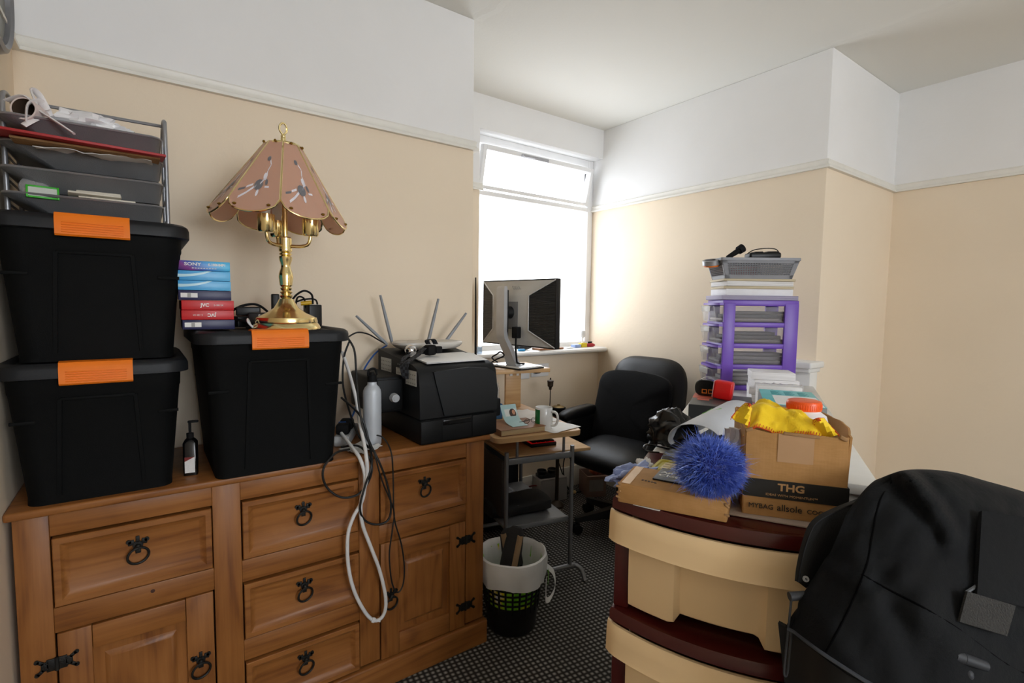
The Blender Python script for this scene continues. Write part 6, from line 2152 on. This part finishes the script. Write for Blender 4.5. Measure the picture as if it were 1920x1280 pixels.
for k in range(4):
    z = 0.023 + TI * k
    m = M()
    y0_, y1_ = 0.014, PDp - 0.014
    tk = 0.002
    m.bb((-0.026, y0_, z), (PW - 0.01, y1_, z + tk), 0)
    m.bb((-0.024, y0_, z + tk), (PW - 0.01, y0_ + tk, z + 0.070), 0)
    m.bb((-0.024, y1_ - tk, z + tk), (PW - 0.01, y1_, z + 0.070), 0)
    m.bb((PW - 0.012, y0_, z + tk), (PW - 0.01, y1_, z + 0.070), 0)
    # sloping front with a pull tab
    m.loft([[Vector((-0.028, y0_, z)), Vector((-0.028, y1_, z)), Vector((-0.025, y1_, z)), Vector((-0.025, y0_, z))], [Vector((-0.042, y0_, z + 0.072)), Vector((-0.042, y1_, z + 0.072)), Vector((-0.039, y1_, z + 0.072)), Vector((-0.039, y0_, z + 0.072))]])
    m.prism([(-0.041, 0.0), (-0.024, 0.0), (-0.026, -0.068)], 0.002, Matrix.Translation((0, y0_ + 0.002, z + 0.070)) @ rot(90))
    dr = PT.part('drawer', m, CLR)
    m = M()
    m.bb((-0.048, y0_ + 0.03, z + 0.068), (-0.040, y1_ - 0.03, z + 0.073), 0.002)
    m.bb((-0.049, y0_ + 0.03, z + 0.045), (-0.047, y1_ - 0.03, z + 0.072), 0.001)
    PT.part('pull_tab', m, glass('clear_tab', (0.9, 0.9, 0.9), 0.15, 1.4, 0.45, '#d2cfc9') if k == 0 else MATS['clear_tab'], dr)
    rndk = random.Random(k + 3)
    for q in range(3):
        hh_ = (0.012, 0.017, 0.014)[q]
        zq = z + 0.004 + (0, 0.013, 0.031)[q]
        nm = ('document', 'folder', 'pouch')[q]
        x1q = PW - 0.03 - 0.03 * q * rndk.random()
        ca, cb = contents[k][1], contents[k][2]
        solo(nm, '%s %s in the %s clear drawer of the purple tower' % (('pale brown', 'black', 'dark grey')[q] if k > 1 else ('pale grey', 'grey', 'greyish')[q], ('document', 'folder', 'pouch')[q], ('lowest', 'second lowest', 'second highest', 'topmost')[k]), nm,
             M().box(((0.0 + x1q) / 2 + 0.015 * q, PDp / 2, zq + hh_ / 2 + 0.0005), (x1q - 0.03 * q, PDp - 0.05 - 0.03 * q, hh_), 0.003, rz=rndk.uniform(-3, 3)),
             (stripes('papers_%d%d' % (k, q), ca, cb, 'z', 800) if k < 2 else mat('stored_%d%d' % (k, q), (('#6b6560', '#232225', '#3c3b3e'), ('#8a7f78', '#1d1c1e', '#46423f'))[k - 2][q], 0.5)), loc=(PXo.x, PXo.y, 0.9205), rz=PRZ)
PTop = 0.9205 + 0.012 + TI * 4 + 0.0145
PTM = Matrix.Translation((PXo.x, PXo.y, PTop)) @ rot(0, 0, PRZ)
def onP(x, y, z=0.0):
    return PTM @ Vector((x, y, z))


pap = stripes('paper_edges', (0.78, 0.77, 0.77), '#8f8c8a', 'z', 1100, 0.42)
pap2 = stripes('cream_edges', '#cdbf9f', '#8f7f66', 'z', 1100, 0.45)
for lab_, cz_, dz_, w_, d_, mt, rz in (('lavender-grey paper folder, lowest on the purple tower', 0, 0.020, 0.345, 0.20, stripes('lavender_edges', '#a9a2bd', '#7f7a90', 'z', 800), 1),
                                      ('white paper ream, above the lavender folder on the purple tower', 0.0205, 0.030, 0.305, 0.18, mat('ream_white', (0.74, 0.74, 0.78), 0.6), 2),
                                      ('cream-edged stack of papers in the middle of the pile on the purple tower', 0.051, 0.012, 0.31, 0.185, pap2, -2),
                                      ('stack of white papers under the top folder on the purple tower', 0.0635, 0.022, 0.305, 0.18, pap, 3),
                                      ('cream card folder topmost of the papers, under the grey basket', 0.086, 0.010, 0.32, 0.19, pap2, -1)):
    solo('paper_stack', lab_, 'paper stack', M().box((0, 0, dz_ / 2), (w_, d_, dz_), 0.0015), mt, loc=onP(PW / 2 - 0.01, PDp / 2, cz_ + 0.0003), rz=PRZ + rz, group='papers piled on the purple tower')
BKZ = 0.0968
BK = Thing('plastic_basket', 'grey perforated plastic basket on top of the paper pile', 'basket', tuple(onP(PW / 2 - 0.012, PDp / 2, BKZ)), rz=PRZ)
m = M()
wA, wB, dA, dB, hB = 0.295, 0.345, 0.165, 0.20, 0.088
def bside(p0, p1, q0, q1, nx):
    """one slotted side: lattice of bars between bottom edge p and top edge q"""
    P = lambda u, v: Vector(p0).lerp(Vector(p1), u).lerp(Vector(q0).lerp(Vector(q1), u), v)
    for j in range(8):
        v = 0.20 + 0.60 * j / 7
        m.tube([P(0, v), P(1, v)], 0.0026, 4, 1, smooth=False)
    for i in range(nx + 1):
        u = 0.05 + 0.90 * i / nx
        m.tube([P(u, 0.15), P(u, 0.82)], 0.0026, 4, 1, smooth=False)
    for va, vb in ((0.0, 0.20), (0.80, 1.0)):
        m.sheet([[P(0, va), P(1, va)], [P(0, vb), P(1, vb)]], 0.004)
    for ua, ub in ((0.0, 0.06), (0.94, 1.0)):
        m.sheet([[P(ua, 0), P(ub, 0)], [P(ua, 1), P(ub, 1)]], 0.004)
c0 = [(-wA / 2, -dA / 2, 0), (wA / 2, -dA / 2, 0), (wA / 2, dA / 2, 0), (-wA / 2, dA / 2, 0)]
c1 = [(-wB / 2, -dB / 2, hB), (wB / 2, -dB / 2, hB), (wB / 2, dB / 2, hB), (-wB / 2, dB / 2, hB)]
for i in range(4):
    j = (i + 1) % 4
    bside(c0[i], c0[j], c1[i], c1[j], 26 if i % 2 == 0 else 18)
m.bb((-wA / 2, -dA / 2, 0), (wA / 2, dA / 2, 0.004), 0.001)
GRB = mat('basket_grey', '#86878c', 0.45)
BK.part('basket', m, GRB)
m = M()
m.loft([rrect(wB + 0.012, dB + 0.012, 0.012, 4, hB - 0.006), rrect(wB + 0.012, dB + 0.012, 0.012, 4, hB + 0.006), rrect(wB - 0.004, dB - 0.004, 0.010, 4, hB + 0.006), rrect(wB - 0.004, dB - 0.004, 0.010, 4, hB - 0.006)] , False, False)
m.loft([rrect(wB - 0.004, dB - 0.004, 0.010, 4, hB - 0.006), rrect(wB + 0.012, dB + 0.012, 0.012, 4, hB - 0.006)], False, False)
BK.part('rim', m, GRB)
for lb, x, y, d_, col in (('red and white carton inside the grey basket', -0.05, -0.04, (0.10, 0.07, 0.05), '#8c4038'), ('pale packet inside the grey basket', 0.07, 0.0, (0.11, 0.10, 0.06), '#b9b2a6'), ('dark pouch filling the grey basket, under the telephone', 0.03, 0.03, (0.2, 0.1, 0.02), '#39373a')):
    zb_ = 0.0045 if d_[2] > 0.03 else 0.066
    solo('stored_packet', lb, 'packet', M().box((x, y, zb_ + d_[2] / 2), d_, 0.004, rz=5), mat('packet_' + col[1:], col, 0.5), loc=tuple(onP(PW / 2 - 0.012, PDp / 2, BKZ)), rz=PRZ, group='packets in the grey basket')
t = Thing('phone_handset', 'black telephone-like handset lying across the grey basket, with a loop of lead', 'handset', tuple(onP(PW / 2 + 0.03, PDp / 2 - 0.02, BKZ + hB + 0.0065)), rz=PRZ + 5, ry=-2)
t.part('body', M().bb((-0.075, -0.03, 0), (0.075, 0.03, 0.030), 0.010, seg=3), BLK)
t.part('ridges', M().bb((-0.05, -0.025, 0.029), (-0.01, 0.025, 0.034), 0.003).bb((0.01, -0.025, 0.029), (0.065, 0.025, 0.034), 0.003), BLKM)
m = M()
m.tube([(-0.072, 0, 0.028), (-0.04, 0.0, 0.044), (0.02, 0, 0.050), (0.065, 0, 0.044), (0.08, 0, 0.022)], 0.0022, 7)
t.part('lead', m, BLKM)
t = Thing('torch', 'black torch propped in the grey basket left of the handset', 'torch', tuple(onP(PW / 2 - 0.012, PDp / 2, BKZ + hB + 0.0065)), rz=PRZ)
m = M()
m.cyl((-0.135, -0.06, 0.002), (-0.082, -0.05, 0.036), 0.010, 0.013)
m.cyl((-0.082, -0.05, 0.036), (-0.062, -0.046, 0.049), 0.019, 0.020)
t.part('body', m, BLKM)
t = Thing('tape_roll', 'silver and orange roll hanging over the left rim of the grey basket', 'roll', tuple(onP(PW / 2 - 0.012, PDp / 2, BKZ + hB - 0.03)), rz=PRZ)
m = M()
t.part('silver_band', M().lathe([(0.036, -0.012), (0.040, -0.010), (0.040, 0.010), (0.036, 0.012), (0.030, 0.012), (0.030, -0.012), (0.036, -0.012)], 28, Matrix.Translation((-0.20, -0.04, 0.018)) @ rot(12, -8, 0)), SILV)
t.part('orange_core', M().lathe([(0.030, -0.014), (0.034, -0.018), (0.034, -0.012), (0.026, -0.012), (0.026, -0.016), (0.030, -0.014)], 28, Matrix.Translation((-0.20, -0.04, 0.018)) @ rot(12, -8, 0)), ORANGE)

# ------------------------------------------------------------------ jacket heaped at the near right
def atd(px, py, dep):
    return CAM_POS + (_f + _r * ((px - 960) / CAM_F) - _u * ((py - 640) / CAM_F)) * dep


JROWS = [
    [(1655, 935, 0.93), (1720, 925, 0.97), (1790, 930, 1.00), (1855, 950, 1.00), (1935, 975, 1.00), (2050, 1010, 1.0)],
    [(1646, 902, 0.815), (1702, 884, 0.83), (1780, 887, 0.85), (1850, 905, 0.86), (1935, 930, 0.87), (2050, 975, 0.89)],
    [(1592, 962, 0.77), (1680, 945, 0.755), (1780, 950, 0.755), (1860, 965, 0.765), (1950, 990, 0.78), (2070, 1030, 0.81)],
    [(1549, 1052, 0.75), (1645, 1050, 0.71), (1760, 1055, 0.70), (1860, 1065, 0.71), (1960, 1080, 0.73), (2080, 1110, 0.77)],
    [(1507, 1118, 0.74), (1605, 1140, 0.685), (1740, 1160, 0.66), (1860, 1170, 0.67), (1970, 1180, 0.69), (2090, 1200, 0.73)],
    [(1476, 1178, 0.735), (1560, 1242, 0.675), (1690, 1316, 0.635), (1840, 1330, 0.635), (1970, 1330, 0.655), (2090, 1330, 0.7)],
]
rows = [catmull([atd(*p) for p in row], 12) for row in JROWS]
cols = list(zip(*rows))
cols = [catmull(c, 14) for c in cols]
G = [list(r_) for r_ in zip(*cols)]
nj, ni = len(G), len(G[0])
def fold(u, v, a, b, w, h):
    """smooth ridge along the segment a-b in the cloth's own coordinates"""
    p, a, b = Vector((u, v)), Vector(a), Vector(b)
    d_ = b - a
    k_ = max(0, min(1, (p - a).dot(d_) / d_.dot(d_)))
    q_ = (p - a - d_ * k_).length
    return h * math.exp(-(q_ / w) ** 2) * (1 - 0.6 * k_)
J2 = []
for j in range(nj):
    row = []
    for i in range(ni):
        u_, v = i / (ni - 1), j / (nj - 1)
        h = 1.3 * fold(u_, v, (0.16, 0.20), (0.42, 0.50), 0.030, 0.034) - fold(u_, v, (0.12, 0.27), (0.40, 0.56), 0.025, 0.020) - fold(u_, v, (0.20, 0.18), (0.46, 0.48), 0.025, 0.014)
        h += fold(u_, v, (0.02, 0.62), (0.50, 0.86), 0.03, 0.010) + fold(u_, v, (0.10, 0.55), (0.40, 0.98), 0.035, 0.010)
        h += fold(u_, v, (0.30, 0.66), (0.62, 1.0), 0.04, 0.012) - fold(u_, v, (0.22, 0.70), (0.5, 1.0), 0.03, 0.010) + fold(u_, v, (0.0, 0.80), (0.25, 0.95), 0.03, 0.008)
        h += fold(u_, v, (0.45, 0.25), (1.0, 0.34), 0.03, 0.008) + fold(u_, v, (0.60, 0.75), (1.0, 0.86), 0.05, 0.014)
        p = Vector((u_ * 6, v * 4, 0.4))
        h += 0.009 * noise.noise(p) + 0.004 * noise.noise(p * 2.4) + 0.0022 * noise.noise(Vector((u_ * 26, v * 9, 2)))
        q = G[j][i]
        n_ = (CAM_POS - q).normalized()
        row.append(q + n_ * h)
    J2.append(row)
for j in range(nj):
    J2[j][0] = G[j][0]
JK = Thing('jacket', 'black waterproof jacket with grey zip, heaped over the front right of the drawer tower', 'jacket', (1.0, 0.12, 0.45), world=True)
jm = N('black_jacket_cloth')
jm.base(jm.ramp(jm.noise(jm.coords(), 5, 3), [(0.3, '#0d0e10'), (0.7, '#121416')]))
jm.b.inputs['Roughness'].default_value = 0.8
jm.b.inputs['Sheen Weight'].default_value = 0.02
jm.b.inputs['Specular IOR Level'].default_value = 0.16
jn = jm.math('ADD', jm.math('MULTIPLY', jm.noise(jm.coords(scale=(1, 1, 1)), 38, 5, 0.6), 1.0), jm.math('MULTIPLY', jm.noise(jm.coords(), 900, 2), 0.12))
jm.bump(jn, 0.35, 0.006)
m = M()
m.sheet(J2, 0.006)
JK.part('shell', m, jm.m, angle=70)
def JG(u, v):
    x, y = u * (ni - 1), v * (nj - 1)
    i, j = min(int(x), ni - 2), min(int(y), nj - 2)
    return J2[j][i].lerp(J2[j][i + 1], x - i).lerp(J2[j + 1][i].lerp(J2[j + 1][i + 1], x - i), y - j)


toward = lambda p, d: p + (CAM_POS - p).normalized() * d
# inside of the jacket, hanging below the hem down to the floor side
low = [J2[-1][i] for i in range(0, ni, 4)]
m = M()
G4 = [[p + _f * 0.010 * k_ + Vector((0, 0, -0.10 * k_)) + Vector((0.006 * math.sin(i * 1.3), 0.006 * math.cos(i), 0)) + _r * (0.020 * min(k_, 1.5) if i < 3 else 0) + _f * 0.012 for i, p in enumerate(low)] for k_ in (0, 0.5, 1.2, 2.4, 3.8, 5.0, 6.0, 6.6)]
m.sheet(G4, 0.006)
JK.part('lining', m, mat('lining_black', '#0c0c0d', 0.7), angle=70)
m = M()
top_ = [J2[0][i] for i in range(0, ni, 4)]
m.sheet([[Vector((p.x, p.y, 0)) + Vector((0.58, 0.80, 0)) * o_ + Vector((0, 0, p.z * (1 - k_) + 0.06 * k_)) for p in top_] for k_, o_ in ((0, 0.0), (0.04, 0.012), (0.2, 0.03), (0.45, 0.035), (0.75, 0.03), (1, 0.02))], 0.006)
JK.part('back_panel', m, jm.m, angle=70)
m = M()
zipline = [toward(J2[nj - 1 - (1 if i > 2 else 0)][i], 0.006) for i in range(0, ni, 3)]
m.tube(zipline, 0.0035, 8, 3, flat=0.6)
JK.part('zip', m, mat('zip_grey', '#3c3e42', 0.7, spec=0.2))
m = M()
seams = [[(0.16, 0.24), (0.13, 0.36), (0.15, 0.50), (0.17, 0.62), (0.18, 0.80), (0.17, 0.97)], [(0.22, 0.30), (0.35, 0.27), (0.55, 0.29), (0.8, 0.29), (1.0, 0.31)], [(0.17, 0.66), (0.32, 0.74), (0.5, 0.82), (0.7, 0.90), (0.9, 0.93)]]
for sm in seams:
    P = catmull([Vector((a, b, 0)) for a, b in sm], 10)
    m.tube([toward(JG(min(p.x, 1), min(p.y, 1)), 0.0028) for p in P], 0.0016, 6, 2)
JK.part('seam', m, mat('seam_black', '#050506', 0.9, spec=0.05))
# leather-trimmed lapel at the left
out_ = catmull([atd(1636, 928, 0.83), atd(1570, 953, 0.79), atd(1526, 978, 0.772), atd(1508, 1018, 0.764), atd(1498, 1062, 0.758), atd(1495, 1090, 0.752)], 6)
inn = catmull([atd(1660, 965, 0.84), atd(1620, 990, 0.82), atd(1585, 1015, 0.80), atd(1556, 1050, 0.785), atd(1534, 1085, 0.772), atd(1514, 1100, 0.757)], 6)
m = M()
m.sheet([[a.lerp(b, k_) + _f * 0.006 * math.sin(k_ * 3.1) for a, b in zip(out_, inn)] for k_ in (0, 0.12, 0.3, 0.6, 1.0)], 0.007)
lp = JK.part('lapel', m, mat('lapel_leather', '#090909', 0.5, spec=0.3, bump=0.1, bscale=300))
m = M()
m.tube([toward(a.lerp(b, 0.07), 0.004) for a, b in zip(out_, inn)], 0.0016, 6, 1)
JK.part('lapel_piping', m, BLKM, lp)
sc_ = toward(atd(1511, 1085, 0.755), 0.004)
m = M()
X = Matrix.Translation(sc_) @ (CAM_POS - sc_).to_track_quat('Z', 'Y').to_matrix().to_4x4()
m.lathe([(0.0045, 0.001), (0.0042, 0.003), (0.0026, 0.003), (0.0022, 0.0015), (0.001, 0.0015)], 18, X)
JK.part('snap', m, STEEL, lp)


def patch(name, corners, mt, off, th, nx=10, ny=10, wob=0.002):
    """flap lying on the cloth: corners in pixels and depth, bent over the shell"""
    a, b, c, d = [atd(*q) for q in corners]
    G = [[a.lerp(b, i / nx).lerp(d.lerp(c, i / nx), j / ny) for i in range(nx + 1)] for j in range(ny + 1)]
    G = [[toward(p, off + wob * noise.noise(p * 30)) for p in row] for row in G]
    m = M()
    m.sheet(G, th)
    return JK.part(name, m, mt, angle=60)


patch('pocket_flap', ((1838, 958, 0.755), (2010, 985, 0.76), (2010, 1160, 0.695), (1828, 1116, 0.68)), jm.m, 0.012, 0.006)
patch('velcro_patch', ((1812, 1108, 0.682), (1902, 1135, 0.677), (1886, 1192, 0.663), (1797, 1165, 0.668)), mat('velcro_grey', '#353432', 0.95, bump=0.8, bscale=420), 0.022, 0.004)
m = M()
m.tube([toward(atd(*q), 0.014) for q in ((1856, 1018, 0.735), (1850, 1050, 0.715), (1838, 1090, 0.695), (1812, 1110, 0.684))], 0.0022, 6, 5)
JK.part('flap_edge', m, mat('edge_grey', '#5c5e60', 0.6))
TG = mat('toggle_grey', '#37393d', 0.55, spec=0.3)
def toggle(a, b, r_):
    m = M()
    m.cyl(a, a.lerp(b, 0.28), r_ * 1.05, r_ * 1.05, 16)
    m.cyl(a.lerp(b, 0.30), b, r_, r_ * 0.92, 16)
    return m
m = toggle(toward(atd(1790, 1228, 0.652), 0.012), toward(atd(1850, 1249, 0.645), 0.014), 0.0066)
m.ball(toward(atd(1815, 1264, 0.648), 0.010), 0.006, 12, 8, (1, 1, 1.2))
JK.part('toggle', m, TG)
m = M()
a, b, c, d = atd(1484, 1118, 0.742), atd(1478, 1180, 0.735), atd(1473, 1225, 0.732), atd(1470, 1262, 0.730)
m.tube([a, b, c, d, atd(1476, 1262, 0.731), atd(1481, 1215, 0.733), atd(1486, 1170, 0.737)], 0.0017, 7, 5)
m.cyl(a + _r * -0.003, a + _r * 0.02 + _u * 0.002, 0.0065, 0.006, 14)
JK.part('drawcord', m, TG)
